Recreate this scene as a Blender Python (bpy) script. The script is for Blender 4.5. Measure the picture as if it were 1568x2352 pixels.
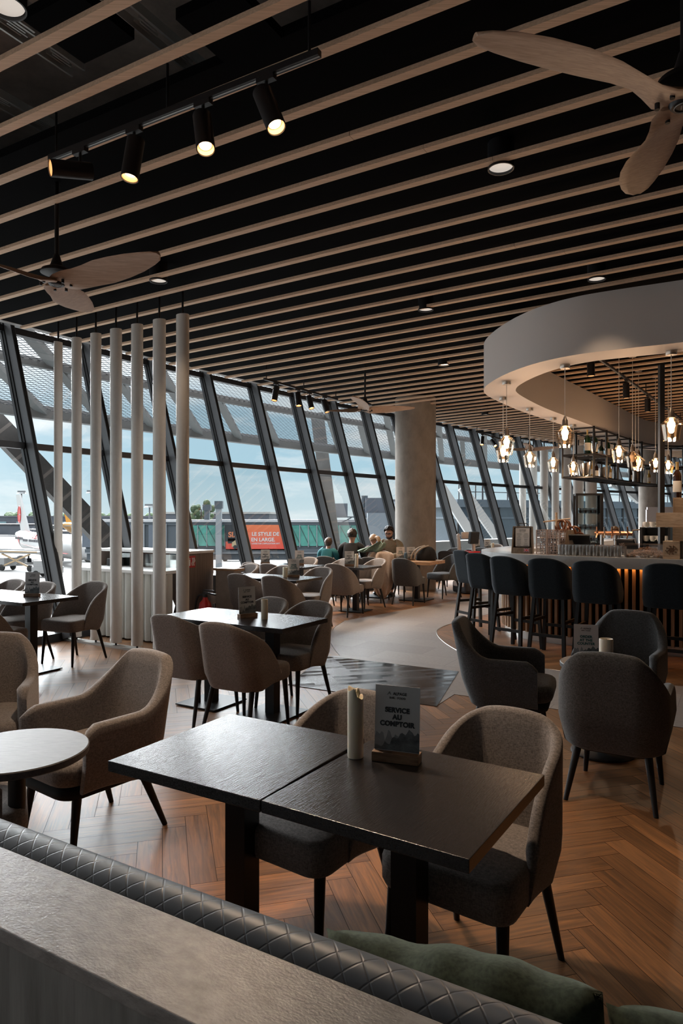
import bpy, bmesh, math, random
from mathutils import Vector, Matrix
for o in list(bpy.data.objects): bpy.data.objects.remove(o, do_unlink=True)
S = bpy.context.scene
COL = S.collection
random.seed(7)
PI = math.pi
R = math.radians
sin, cos = math.sin, math.cos

# ---------------------------------------------------------------- camera
cam_d = bpy.data.cameras.new('camera'); cam = bpy.data.objects.new('camera', cam_d); COL.objects.link(cam)
cam.location = (0, 0, 1.575); cam.rotation_euler = (R(90), 0, 0)
cam_d.sensor_fit = 'VERTICAL'; cam_d.sensor_height = 36; cam_d.lens = 24; cam_d.shift_y = 11/2352
cam_d.clip_start = 0.05; cam_d.clip_end = 3000
S.camera = cam
S.view_settings.view_transform = 'Standard'; S.view_settings.look = 'None'
S.view_settings.gamma = 1.0; S.view_settings.use_curve_mapping = False
S.view_settings.exposure = 1.25

# ---------------------------------------------------------------- sky
W = bpy.data.worlds.new('sky'); S.world = W; W.use_nodes = True
def build_sky():
    nt = W.node_tree; nt.nodes.clear(); N = nt.nodes.new; L = nt.links.new
    out = N('ShaderNodeOutputWorld'); bg = N('ShaderNodeBackground'); tc = N('ShaderNodeTexCoord')
    sep = N('ShaderNodeSeparateXYZ'); L(tc.outputs['Generated'], sep.inputs[0])
    ramp = N('ShaderNodeValToRGB'); L(sep.outputs['Z'], ramp.inputs[0])
    e = ramp.color_ramp.elements
    e[0].position = 0.0; e[0].color = (.50, .60, .63, 1)
    e[1].position = 0.07; e[1].color = (.34, .50, .58, 1)
    for p, c in ((.15, (.34, .49, .58, 1)), (.21, (.80, .86, .90, 1)), (.30, (1.15, 1.18, 1.22, 1)), (.6, (1.9, 1.95, 2.0, 1))):
        x = e.new(p); x.color = c
    mp = N('ShaderNodeMapping'); mp.inputs['Scale'].default_value = (2.2, 2.2, 9.0)
    L(tc.outputs['Generated'], mp.inputs[0])
    nz = N('ShaderNodeTexNoise'); nz.inputs['Scale'].default_value = 2.1; nz.inputs['Detail'].default_value = 7
    nz.inputs['Roughness'].default_value = .58; L(mp.outputs[0], nz.inputs['Vector'])
    cr = N('ShaderNodeValToRGB'); L(nz.outputs['Fac'], cr.inputs[0])
    cr.color_ramp.elements[0].position = .50; cr.color_ramp.elements[0].color = (0, 0, 0, 1)
    cr.color_ramp.elements[1].position = .72; cr.color_ramp.elements[1].color = (1, 1, 1, 1)
    mx = N('ShaderNodeMixRGB'); L(cr.outputs[0], mx.inputs[0]); L(ramp.outputs[0], mx.inputs[1])
    mx.inputs[2].default_value = (.72, .74, .74, 1)
    # bright overcast on the left, where the hidden sun stands
    dt = N('ShaderNodeVectorMath'); dt.operation = 'DOT_PRODUCT'
    L(tc.outputs['Generated'], dt.inputs[0]); dt.inputs[1].default_value = (-.80, .40, .45)
    c2 = N('ShaderNodeValToRGB'); L(dt.outputs['Value'], c2.inputs[0])
    c2.color_ramp.elements[0].position = .62; c2.color_ramp.elements[0].color = (0, 0, 0, 1)
    c2.color_ramp.elements[1].position = .98; c2.color_ramp.elements[1].color = (.35, .34, .33, 1)
    ad = N('ShaderNodeMixRGB'); ad.blend_type = 'ADD'; ad.inputs[0].default_value = 1
    L(mx.outputs[0], ad.inputs[1]); L(c2.outputs[0], ad.inputs[2])
    L(ad.outputs[0], bg.inputs['Color']); bg.inputs['Strength'].default_value = SKY
    L(bg.outputs[0], out.inputs[0])
SKY = .56
build_sky()
sd = bpy.data.lights.new('sun', 'SUN'); sun = bpy.data.objects.new('sun', sd); COL.objects.link(sun)
sd.energy = 15.0; sd.angle = R(64); sd.color = (.95, .98, 1)
sun.rotation_euler = Vector((.36, -.66, -.62)).to_track_quat('-Z', 'Y').to_euler()
sun['kind'] = 'structure'

# ---------------------------------------------------------------- materials
MATS = {}
def mat(name, col, rough=.6, metal=0, spec=.5, var=0, vscale=8, stretch=(1, 1, 1), bump=0, bscale=60, coat=0, sheen=0,
        emit=None, estr=0, trans=0, ior=1.45, alpha=1, col2=None, detail=6, coord='Object'):
    if name in MATS: return MATS[name]
    m = bpy.data.materials.new(name); m.use_nodes = True; nt = m.node_tree
    b = nt.nodes['Principled BSDF']; N = nt.nodes.new; L = nt.links.new
    c4 = (*col, 1)
    b.inputs['Base Color'].default_value = c4; b.inputs['Roughness'].default_value = rough
    b.inputs['Metallic'].default_value = metal; b.inputs['Specular IOR Level'].default_value = spec
    b.inputs['IOR'].default_value = ior
    if coat: b.inputs['Coat Weight'].default_value = coat; b.inputs['Coat Roughness'].default_value = .08
    if sheen: b.inputs['Sheen Weight'].default_value = sheen; b.inputs['Sheen Roughness'].default_value = .4
    if trans: b.inputs['Transmission Weight'].default_value = trans
    if emit: b.inputs['Emission Color'].default_value = (*emit, 1); b.inputs['Emission Strength'].default_value = estr
    if alpha < 1: b.inputs['Alpha'].default_value = alpha
    if var or bump or col2:
        tc = N('ShaderNodeTexCoord'); mp = N('ShaderNodeMapping'); mp.inputs['Scale'].default_value = stretch
        L(tc.outputs[coord], mp.inputs[0])
    if var or col2:
        nz = N('ShaderNodeTexNoise'); nz.inputs['Scale'].default_value = vscale; nz.inputs['Detail'].default_value = detail
        nz.inputs['Roughness'].default_value = .65
        L(mp.outputs[0], nz.inputs['Vector'])
        r = N('ShaderNodeValToRGB'); L(nz.outputs['Fac'], r.inputs[0])
        a, bb = r.color_ramp.elements; a.position = .3; bb.position = .7
        if col2: a.color = (*col2, 1); bb.color = c4
        else:
            a.color = (*[max(0, v*(1-var)) for v in col], 1); bb.color = (*[min(1, v*(1+var)) for v in col], 1)
        L(r.outputs[0], b.inputs['Base Color'])
    if bump:
        n2 = N('ShaderNodeTexNoise'); n2.inputs['Scale'].default_value = bscale; n2.inputs['Detail'].default_value = 4
        L(mp.outputs[0], n2.inputs['Vector'])
        bp = N('ShaderNodeBump'); bp.inputs['Strength'].default_value = bump; bp.inputs['Distance'].default_value = .004
        L(n2.outputs['Fac'], bp.inputs['Height']); L(bp.outputs[0], b.inputs['Normal'])
    MATS[name] = m
    return m

def clear_glass(name, tint=(1, 1, 1), refl=.10, rough=.0, milky=0):
    m = bpy.data.materials.new(name); m.use_nodes = True; nt = m.node_tree; nt.nodes.clear(); N = nt.nodes.new; L = nt.links.new
    o = N('ShaderNodeOutputMaterial'); t = N('ShaderNodeBsdfTransparent'); t.inputs[0].default_value = (*tint, 1)
    g = N('ShaderNodeBsdfGlossy'); g.inputs['Roughness'].default_value = rough; g.inputs[0].default_value = (1, 1, 1, 1)
    f = N('ShaderNodeFresnel'); f.inputs[0].default_value = 1.45
    mm = N('ShaderNodeMath'); mm.operation = 'MULTIPLY'; mm.inputs[1].default_value = refl*6; mm.use_clamp = True
    mx = N('ShaderNodeMixShader'); L(f.outputs[0], mm.inputs[0]); L(mm.outputs[0], mx.inputs[0]); L(t.outputs[0], mx.inputs[1]); L(g.outputs[0], mx.inputs[2])
    if milky:
        df = N('ShaderNodeBsdfDiffuse'); df.inputs[0].default_value = (.85, .83, .81, 1); tl = N('ShaderNodeBsdfTranslucent'); tl.inputs[0].default_value = (.85, .83, .81, 1)
        m1 = N('ShaderNodeMixShader'); L(df.outputs[0], m1.inputs[1]); L(tl.outputs[0], m1.inputs[2]); m2 = N('ShaderNodeMixShader'); m2.inputs[0].default_value = milky
        L(mx.outputs[0], m2.inputs[1]); L(m1.outputs[0], m2.inputs[2]); mx = m2
    L(mx.outputs[0], o.inputs[0]); MATS[name] = m
    return m

def fabric(name, col, k=.35, scale=1.0, sheen=.5):
    m = bpy.data.materials.new(name); m.use_nodes = True; nt = m.node_tree; N = nt.nodes.new; L = nt.links.new
    b = nt.nodes['Principled BSDF']; b.inputs['Roughness'].default_value = .95; b.inputs['Specular IOR Level'].default_value = .15
    b.inputs['Sheen Weight'].default_value = sheen; b.inputs['Sheen Roughness'].default_value = .45
    b.inputs['Sheen Tint'].default_value = (*[min(1, c*2.2+.15) for c in col], 1)
    tc = N('ShaderNodeTexCoord')
    n1 = N('ShaderNodeTexNoise'); n1.inputs['Scale'].default_value = 260*scale; n1.inputs['Detail'].default_value = 2
    mp = N('ShaderNodeMapping'); mp.inputs['Scale'].default_value = (1, 1, .35); L(tc.outputs['Object'], mp.inputs[0]); L(mp.outputs[0], n1.inputs['Vector'])
    n2 = N('ShaderNodeTexNoise'); n2.inputs['Scale'].default_value = 240*scale; n2.inputs['Detail'].default_value = 2
    mp2 = N('ShaderNodeMapping'); mp2.inputs['Scale'].default_value = (.35, .35, 1.2); L(tc.outputs['Object'], mp2.inputs[0]); L(mp2.outputs[0], n2.inputs['Vector'])
    ad = N('ShaderNodeMath'); ad.operation = 'ADD'; L(n1.outputs['Fac'], ad.inputs[0]); L(n2.outputs['Fac'], ad.inputs[1])
    dv = N('ShaderNodeMath'); dv.operation = 'MULTIPLY'; dv.inputs[1].default_value = .5; L(ad.outputs[0], dv.inputs[0])
    r = N('ShaderNodeValToRGB'); L(dv.outputs[0], r.inputs[0]); a, c = r.color_ramp.elements
    a.position = .36; a.color = (*[v*(1-k) for v in col], 1); c.position = .64; c.color = (*[min(1, v*(1+k)) for v in col], 1)
    L(r.outputs[0], b.inputs['Base Color'])
    bp = N('ShaderNodeBump'); bp.inputs['Strength'].default_value = .35; bp.inputs['Distance'].default_value = .002
    L(dv.outputs[0], bp.inputs['Height']); L(bp.outputs[0], b.inputs['Normal'])
    MATS[name] = m
    return m

def wood(name, c1, c2, rough=.5, sx=1.2, sy=14, sz=14, bump=.1, spec=.4, coat=0):
    m = bpy.data.materials.new(name); m.use_nodes = True; nt = m.node_tree; N = nt.nodes.new; L = nt.links.new
    b = nt.nodes['Principled BSDF']; b.inputs['Roughness'].default_value = rough; b.inputs['Specular IOR Level'].default_value = spec
    b.inputs['Coat Weight'].default_value = coat
    tc = N('ShaderNodeTexCoord'); mp = N('ShaderNodeMapping'); mp.inputs['Scale'].default_value = (sx, sy, sz); L(tc.outputs['Object'], mp.inputs[0])
    n1 = N('ShaderNodeTexNoise'); n1.inputs['Scale'].default_value = 3; n1.inputs['Detail'].default_value = 9; n1.inputs['Distortion'].default_value = .6
    L(mp.outputs[0], n1.inputs['Vector'])
    r = N('ShaderNodeValToRGB'); L(n1.outputs['Fac'], r.inputs[0]); a, c = r.color_ramp.elements
    a.position = .32; a.color = (*c1, 1); c.position = .68; c.color = (*c2, 1); L(r.outputs[0], b.inputs['Base Color'])
    if bump:
        bp = N('ShaderNodeBump'); bp.inputs['Strength'].default_value = bump; bp.inputs['Distance'].default_value = .002
        L(n1.outputs['Fac'], bp.inputs['Height']); L(bp.outputs[0], b.inputs['Normal'])
    MATS[name] = m
    return m

# ---------------------------------------------------------------- mesh helpers
class MB:
    def __init__(s): s.bm = bmesh.new()
    def quad(s, *p):
        v = [s.bm.verts.new(q) for q in p]; return s.bm.faces.new(v)
    def box(s, c, d, rz=0, M=None, bev=0):
        m = Matrix.Translation(c) @ Matrix.Rotation(rz, 4, 'Z') @ Matrix.Diagonal((d[0], d[1], d[2], 1))
        if M is not None: m = M @ m
        r = bmesh.ops.create_cube(s.bm, size=1, matrix=m)
        if bev:
            es = list({e for v in r['verts'] for e in v.link_edges})
            bmesh.ops.bevel(s.bm, geom=es, offset=bev, segments=2, profile=.6, affect='EDGES')
        return s
    def beam(s, p, q, w, h, up=(0, 0, 1)):
        p = Vector(p); q = Vector(q); d = q-p; l = d.length; x = d.normalized(); u = Vector(up)
        if abs(x.dot(u)) > .99: u = Vector((0, 1, 0))
        y = u.cross(x).normalized(); z = x.cross(y)
        M = Matrix((x, y, z)).transposed().to_4x4(); M.translation = (p+q)/2
        bmesh.ops.create_cube(s.bm, size=1, matrix=M @ Matrix.Diagonal((l, w, h, 1)))
        return s
    def cyl(s, p, q, r0, r1=None, n=16, caps=True):
        r1 = r0 if r1 is None else r1
        p = Vector(p); q = Vector(q); d = q-p; M = d.to_track_quat('Z', 'Y').to_matrix().to_4x4(); M.translation = (p+q)/2
        bmesh.ops.create_cone(s.bm, cap_ends=caps, segments=n, radius1=r0, radius2=r1, depth=d.length, matrix=M)
        return s
    def ball(s, c, r, n=12, sc=(1, 1, 1), M=None):
        m = Matrix.Translation(c) @ Matrix.Diagonal((r*sc[0], r*sc[1], r*sc[2], 1))
        if M is not None: m = M @ m
        bmesh.ops.create_uvsphere(s.bm, u_segments=n, v_segments=max(6, n*2//3), radius=1, matrix=m)
        return s
    def lathe(s, prof, c=(0, 0, 0), n=24, sx=1, sy=1):
        rings = []
        for r, z in prof:
            if r < 1e-6: rings.append([s.bm.verts.new((c[0], c[1], c[2]+z))])
            else: rings.append([s.bm.verts.new((c[0]+r*sx*cos(2*PI*i/n), c[1]+r*sy*sin(2*PI*i/n), c[2]+z)) for i in range(n)])
        for a, b in zip(rings, rings[1:]):
            for i in range(n):
                j = (i+1) % n
                if len(a) == 1 and len(b) == 1: continue
                if len(a) == 1: s.bm.faces.new((a[0], b[j], b[i]))
                elif len(b) == 1: s.bm.faces.new((a[i], a[j], b[0]))
                else: s.bm.faces.new((a[i], a[j], b[j], b[i]))
        return s
    def loft(s, rings, closed=True, cap=True, loop=False):
        vs = [[s.bm.verts.new(p) for p in r] for r in rings]
        n = len(vs[0]); pr = list(zip(vs, vs[1:]))
        if loop: pr.append((vs[-1], vs[0]))
        for a, b in pr:
            for i in range(n if closed else n-1):
                j = (i+1) % n; s.bm.faces.new((a[i], a[j], b[j], b[i]))
        if cap and closed and not loop:
            s.bm.faces.new(vs[0][::-1]); s.bm.faces.new(vs[-1])
        return s
    def tube(s, pts, r, n=8, cap=True):
        pts = [Vector(p) for p in pts]; rings = []; u = None
        for i, p in enumerate(pts):
            t = (pts[min(i+1, len(pts)-1)]-pts[max(i-1, 0)]).normalized()
            if u is None: u = t.orthogonal().normalized()
            u = (u - t*u.dot(t)).normalized(); v = t.cross(u); rr = r[i] if isinstance(r, (list, tuple)) else r
            rings.append([p + (u*cos(2*PI*k/n)+v*sin(2*PI*k/n))*rr for k in range(n)])
        return s.loft(rings, cap=cap)
    def prism(s, poly, z0, z1):
        a = [s.bm.verts.new((x, y, z0)) for x, y in poly]; b = [s.bm.verts.new((x, y, z1)) for x, y in poly]; n = len(poly)
        for i in range(n):
            j = (i+1) % n; s.bm.faces.new((a[i], a[j], b[j], b[i]))
        s.bm.faces.new(a[::-1]); s.bm.faces.new(b)
        return s
    def xf(s, M):
        bmesh.ops.transform(s.bm, matrix=M, verts=s.bm.verts); return s
    def build(s, name, m, parent=None, smooth=False, angle=40, loc=None, rz=None):
        bmesh.ops.recalc_face_normals(s.bm, faces=s.bm.faces)
        me = bpy.data.meshes.new(name)
        if smooth:
            for f in s.bm.faces: f.smooth = True
            for e in s.bm.edges:
                if len(e.link_faces) == 2 and e.calc_face_angle(0) > R(angle): e.smooth = False
        s.bm.to_mesh(me); s.bm.free()
        for x in (m if isinstance(m, (list, tuple)) else [m]): me.materials.append(x)
        o = bpy.data.objects.new(name, me); COL.objects.link(o)
        if parent: o.parent = parent
        if loc is not None: o.location = loc
        if rz is not None: o.rotation_euler = (0, 0, rz)
        return o

def tag(o, label=None, cat=None, group=None, kind=None):
    if label: o['label'] = label
    if cat: o['category'] = cat
    if group: o['group'] = group
    if kind: o['kind'] = kind
    return o
def thing(name, label, cat, loc=(0, 0, 0), rz=0, group=None):
    o = bpy.data.objects.new(name, None); COL.objects.link(o); o.location = loc; o.rotation_euler = (0, 0, rz)
    o.empty_display_size = .1
    return tag(o, label, cat, group)
def dup(root, loc=None, rz=None, label=None, group=None):
    r = root.copy(); COL.objects.link(r)
    if loc is not None: r.location = loc
    if rz is not None: r.rotation_euler = (0, 0, rz)
    if label: r['label'] = label
    if group: r['group'] = group
    kids = [c for c in bpy.data.objects if c.parent == root]
    for c in kids:
        d = c.copy(); COL.objects.link(d); d.parent = r
        for g in [x for x in bpy.data.objects if x.parent == c]:
            e = g.copy(); COL.objects.link(e); e.parent = d
    return r
def struct(o, label=None, cat=None):
    o['kind'] = 'structure'
    if label: tag(o, label, cat or o.name.split('_')[0].split('.')[0])
    return o
def text_mesh(s, size, off=0, align='CENTER', depth=.0004, space=1.0, line=1.0):
    c = bpy.data.curves.new('lettering', 'FONT'); c.body = s; c.size = size; c.align_x = align; c.align_y = 'CENTER'
    c.extrude = depth; c.offset = off; c.space_character = space; c.space_line = line
    o = bpy.data.objects.new('lettering', c); COL.objects.link(o)
    dg = bpy.context.evaluated_depsgraph_get(); me = bpy.data.meshes.new_from_object(o.evaluated_get(dg))
    bpy.data.objects.remove(o); bpy.data.curves.remove(c)
    return me
def text(s, size, m, parent, M, off=0, **k):
    me = text_mesh(s, size, off, **k); me.materials.clear(); me.materials.append(m)
    o = bpy.data.objects.new('lettering', me); COL.objects.link(o)
    if parent: o.parent = parent
    o.matrix_local = M
    return o
def cr_spline(P, n=8, closed=False):
    P = [Vector(p) for p in P]; out = []
    m = len(P)
    for i in range(m if closed else m-1):
        if closed: a, b, c, d = P[i-1], P[i], P[(i+1) % m], P[(i+2) % m]
        else: a, b, c, d = P[max(i-1, 0)], P[i], P[i+1], P[min(i+2, m-1)]
        for k in range(n):
            t = k/n
            out.append(.5*((2*b)+(c-a)*t+(2*a-5*b+4*c-d)*t*t+(3*b-a-3*c+d)*t**3))
    if not closed: out.append(P[-1])
    return out
def offset(P, d):
    out = []
    for i, p in enumerate(P):
        t = (P[min(i+1, len(P)-1)]-P[max(i-1, 0)]).normalized()
        out.append(Vector((p.x - t.y*d, p.y + t.x*d)))
    return out
CX, CY = 55.1, -28.3
def pol(r, b, z=0): return (CX - r*cos(R(b)), CY + r*sin(R(b)), z)
def radial(b): return Vector((-cos(R(b)), sin(R(b)), 0))          # outward
def tangent(b): return Vector((sin(R(b)), cos(R(b)), 0))          # along the facade
D1 = Vector((-.863, .505, 0)); D2 = Vector((.505, .863, 0))
RZ = math.atan2(-.505, .863)       # rotation whose local +Y is D2, local -X is D1
def face(dx, dy): return math.atan2(dy, dx) - PI/2                  # local +Y looks along (dx,dy)
# ================================================================= building shell
ZS, ZC = 4.0, 4.17           # underside of slats, black ceiling
RB, RT, ZT = 69.38, 70.66, 4.14
lean = (RT-RB)/ZT
def rwall(z): return RB + lean*z

def floor_mat():
    m = bpy.data.materials.new('oak parquet'); m.use_nodes = True; nt = m.node_tree; N = nt.nodes.new; L = nt.links.new
    b = nt.nodes['Principled BSDF']
    at = N('ShaderNodeAttribute'); at.attribute_name = 'plank'
    uv = N('ShaderNodeUVMap')
    mp = N('ShaderNodeMapping'); mp.inputs['Scale'].default_value = (1.6, 26, 1)
    ad = N('ShaderNodeVectorMath'); ad.operation = 'MULTIPLY_ADD'
    L(at.outputs['Color'], ad.inputs[0]); ad.inputs[1].default_value = (37, 91, 13); L(uv.outputs[0], mp.inputs[0]); L(mp.outputs[0], ad.inputs[2])
    n1 = N('ShaderNodeTexNoise'); n1.inputs['Scale'].default_value = 1.6; n1.inputs['Detail'].default_value = 9; n1.inputs['Distortion'].default_value = 1.1; n1.inputs['Roughness'].default_value = .65
    L(ad.outputs[0], n1.inputs['Vector'])
    r = N('ShaderNodeValToRGB'); L(n1.outputs['Fac'], r.inputs[0]); e = r.color_ramp.elements
    e[0].position = .28; e[0].color = (.085, .042, .021, 1); e[1].position = .72; e[1].color = (.30, .125, .042, 1)
    x = e.new(.5); x.color = (.18, .083, .034, 1)
    sp = N('ShaderNodeSeparateXYZ'); L(at.outputs['Color'], sp.inputs[0])
    mm = N('ShaderNodeMapRange'); mm.inputs[3].default_value = .72; mm.inputs[4].default_value = 1.28; L(sp.outputs[0], mm.inputs[0])
    mu = N('ShaderNodeVectorMath'); mu.operation = 'SCALE'; L(r.outputs[0], mu.inputs[0]); L(mm.outputs[0], mu.inputs[3])
    L(mu.outputs[0], b.inputs['Base Color'])
    rr = N('ShaderNodeMapRange'); rr.inputs[3].default_value = .30; rr.inputs[4].default_value = .46; L(n1.outputs['Fac'], rr.inputs[0]); L(rr.outputs[0], b.inputs['Roughness'])
    bp = N('ShaderNodeBump'); bp.inputs['Strength'].default_value = .25; bp.inputs['Distance'].default_value = .0015
    L(n1.outputs['Fac'], bp.inputs['Height']); L(bp.outputs[0], b.inputs['Normal'])
    return m
def build_floor():
    joint = mat('dark floor joint', (.02, .012, .008), .8)
    mb = MB(); bm = mb.bm
    col = bm.loops.layers.color.new('plank'); uvl = bm.loops.layers.uv.new('UVMap')
    pw, pl = .115, .69; a = R(14.7); ca, sa = cos(a), sin(a); gp = .0012
    def put(x0, y0, x1, y1, horiz):
        cx, cy = (x0+x1)/2, (y0+y1)/2; X = cx*ca-cy*sa; Y = cx*sa+cy*ca
        rr = math.hypot(X-CX, Y-CY)
        if rr > 69.75 or Y < -1.5 or Y > 34: return
        if abs(X-.02*Y) > .56*max(Y, 0)+1.8: return
        pts = [(x0+gp, y0+gp), (x1-gp, y0+gp), (x1-gp, y1-gp), (x0+gp, y1-gp)]
        f = bm.faces.new([bm.verts.new((x*ca-y*sa, x*sa+y*ca, 0)) for x, y in pts])
        f.material_index = 0
        c = (random.random(), random.random(), random.random(), 1)
        for lp, (x, y) in zip(f.loops, pts):
            lp[col] = c; lp[uvl].uv = ((x-x0, y-y0) if horiz else (y-y0, x-x0))
    K = int(40/pw)
    for m_ in range(-40, 41):
        for k in range(-K, K*2):
            ox, oy = k*pw + m_*pl, k*pw - m_*pl
            if abs(ox) > 45 or abs(oy) > 45: continue
            put(ox, oy, ox+pl, oy+pw, True)
            put(ox+pl, oy+pw-pl, ox+pl+pw, oy+pw, False)
    fl = mb.build('floor', [floor_mat()]); struct(fl, 'brown oak herringbone parquet floor of the dining area', 'floor')
    mb = MB(); mb.prism([pol(RB+.05, b)[:2] for b in range(14, 68, 2)]+[pol(49, b)[:2] for b in range(66, 12, -2)], -.25, -.003)
    struct(mb.build('floor', joint), 'floor slab under the parquet', 'floor')
    # pale tile path around the bar
    P = [pol(67.15, b)[:2] for b in [62-.5*i for i in range(37)]]
    P += [(.05, 10.33), (-.09, 9.75), (-.14, 9.2), (-.14, 8.6), (-.08, 8.1), (-.02, 7.74), (-.14, 7.69), (-.46, 6.42), (.80, 5.70), (1.0, 6.05), (2.545, 5.09), (6.5, 2.85), (7.2, 4.05), (3.03, 6.41), (1.75, 7.35), (1.42, 7.85), (1.30, 8.4), (1.27, 9.0), (1.32, 9.45), (1.46, 9.8), (1.75, 10.25), (2.02, 10.6)]
    P += [pol(65.8, b)[:2] for b in [45.5+.5*i for i in range(33)]]
    tile = bpy.data.materials.new('pale floor tile'); tile.use_nodes = True; nt = tile.node_tree; N = nt.nodes.new; L = nt.links.new
    b = nt.nodes['Principled BSDF']; tc = N('ShaderNodeTexCoord'); mp = N('ShaderNodeMapping'); mp.inputs['Rotation'].default_value = (0, 0, R(-14.7-45+90))
    L(tc.outputs['Object'], mp.inputs[0]); br = N('ShaderNodeTexBrick'); L(mp.outputs[0], br.inputs[0]); br.inputs['Scale'].default_value = 1
    br.inputs['Brick Width'].default_value = .9; br.inputs['Row Height'].default_value = .45; br.inputs['Mortar Size'].default_value = .003
    br.inputs['Color1'].default_value = (.165, .138, .122, 1); br.inputs['Color2'].default_value = (.225, .19, .168, 1); br.inputs['Mortar'].default_value = (.09, .08, .075, 1)
    nz = N('ShaderNodeTexNoise'); nz.inputs['Scale'].default_value = 30; nz.inputs['Detail'].default_value = 5; L(tc.outputs['Object'], nz.inputs[0])
    mx = N('ShaderNodeMixRGB'); mx.blend_type = 'MULTIPLY'; mx.inputs[0].default_value = .5; L(br.outputs[0], mx.inputs[1]); L(nz.outputs[0], mx.inputs[2])
    g = N('ShaderNodeGamma'); g.inputs[1].default_value = .8; L(mx.outputs[0], g.inputs[0]); L(g.outputs[0], b.inputs['Base Color'])
    b.inputs['Roughness'].default_value = .38
    mb = MB(); mb.prism(P, -.002, .003); t = mb.build('floor', tile); struct(t, 'pale stone tile path curving around the bar', 'floor')
    edge = mat('steel floor trim', (.45, .43, .4), .3, metal=.9)
    for pts, lab in (([(.05, 10.33), (-.09, 9.75), (-.14, 9.2), (-.14, 8.6), (-.08, 8.1), (-.02, 7.74)], 'thin metal strip on the outer bend of the tile path'), ([(3.03, 6.41), (1.75, 7.35), (1.42, 7.85), (1.30, 8.4), (1.27, 9.0), (1.32, 9.45), (1.46, 9.8), (1.75, 10.25), (2.02, 10.6), (2.7, 11.55)], 'thin metal strip between tile path and bar parquet')):
        mb = MB(); mb.tube([(x, y, .003) for x, y in cr_spline([Vector(p) for p in pts], 6)], .003, 6)
        struct(mb.build('trim_1' if 'outer' in lab else 'trim_2', edge), lab, 'trim')
    # dark glossy mat patch
    dk = bpy.data.materials.new('dark polished floor plate'); dk.use_nodes = True; nt = dk.node_tree; N = nt.nodes.new; L = nt.links.new
    b = nt.nodes['Principled BSDF']; b.inputs['Base Color'].default_value = (.03, .03, .032, 1); b.inputs['IOR'].default_value = 1.9
    tc = N('ShaderNodeTexCoord'); mp = N('ShaderNodeMapping'); mp.inputs['Rotation'].default_value = (0, 0, R(-14.7)); L(tc.outputs['Object'], mp.inputs[0])
    wv = N('ShaderNodeTexBrick'); wv.inputs['Scale'].default_value = 1; wv.inputs['Brick Width'].default_value = .46; wv.inputs['Row Height'].default_value = .07; wv.inputs['Mortar Size'].default_value = .001; wv.inputs['Color1'].default_value = (.07, .07, .07, 1); wv.inputs['Color2'].default_value = (.26, .26, .26, 1); L(mp.outputs[0], wv.inputs[0]); L(wv.outputs[0], b.inputs['Roughness'])
    mb = MB(); mb.prism([(-.20, 7.72), (1.19, 6.93), (.79, 5.66), (-.50, 6.38)], -.002, .006)
    o = mb.build('floor', dk); struct(o, 'dark polished floor plates reflecting the windows beside the tile path', 'floor')
build_floor()

# ---- ceiling
black = mat('matte black', (.0035, .0035, .004), .9, spec=.05)
blackm = mat('satin black metal', (.012, .012, .014), .42, spec=.5)
def slat_mat():
    m = wood('pale oak slat', (.66, .435, .285), (.84, .59, .415), .6, 1.2, 40, 40, .05, .3)
    return m
oak = slat_mat()
B0, BS = 30.006, .344
holes = {(-3, 62.6, 66.0), (-2, 62.2, 64.7), (-2, 65.1, 67.6), (-1, 62.9, 64.0), (-1, 64.4, 66.9)}
def build_ceiling():
    mb = MB()
    for k in range(-32, 100):
        b0 = B0+BS*(k-.02); b1 = B0+BS*(k+.98)
        segs = [(50.0, 70.4)]
        for hk, ra, rb in holes:
            if hk == k:
                ns = []
                for s0, s1 in segs:
                    if ra > s0 and rb < s1: ns += [(s0, ra), (rb, s1)]
                    else: ns.append((s0, s1))
                segs = ns
        for s0, s1 in segs:
            P = [pol(s0, b0)[:2], pol(s1, b0)[:2], pol(s1, b1)[:2], pol(s0, b1)[:2]]
            mb.prism(P, ZC, ZC+.06)
    struct(mb.build('ceiling', black), 'black suspended ceiling panels behind the wooden slats', 'ceiling')
    conc = mat('raw concrete soffit', (.55, .46, .40), .9, var=.35, vscale=2.5, bump=.3, bscale=14)
    mb = MB(); mb.prism([pol(71, b)[:2] for b in range(17, 68, 2)]+[pol(49, b)[:2] for b in range(66, 15, -2)], 5.0, 5.25)
    struct(mb.build('ceiling', conc), 'raw concrete slab above the gaps in the black ceiling', 'ceiling')
    # the slats
    zt = ZS+.028
    k = 0
    for k in range(-22, 88):
        b = B0+BS*k; d = radial(b); t = tangent(b); r1 = 69.88; r0 = 56.5 if k < 40 else 59
        w = .03
        mb = MB(); rr = r0; j = random.uniform(1.2, 3.6)
        cuts = []
        x = r1-(1.6+ (k % 5)*.34)
        while x > r0+.5: cuts.append(x); x -= 3.6
        ends = [r1]+cuts+[r0]
        c0 = Vector((CX, CY, 0))
        # slats passing through the pillar are cut short
        for e0, e1 in zip(ends, ends[1:]):
            p = c0+d*(e0-.0015); q = c0+d*(e1+.0015); p.z = q.z = (ZS+zt)/2
            mb.beam(p, q, w*2, zt-ZS)
        lab = 'pale oak ceiling slat, one of a fanned row under the black ceiling'
        o = mb.build('ceiling_slat', oak, loc=None)
        tag(o, lab, 'ceiling slat', 'pale oak ceiling slats')
build_ceiling()
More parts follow.
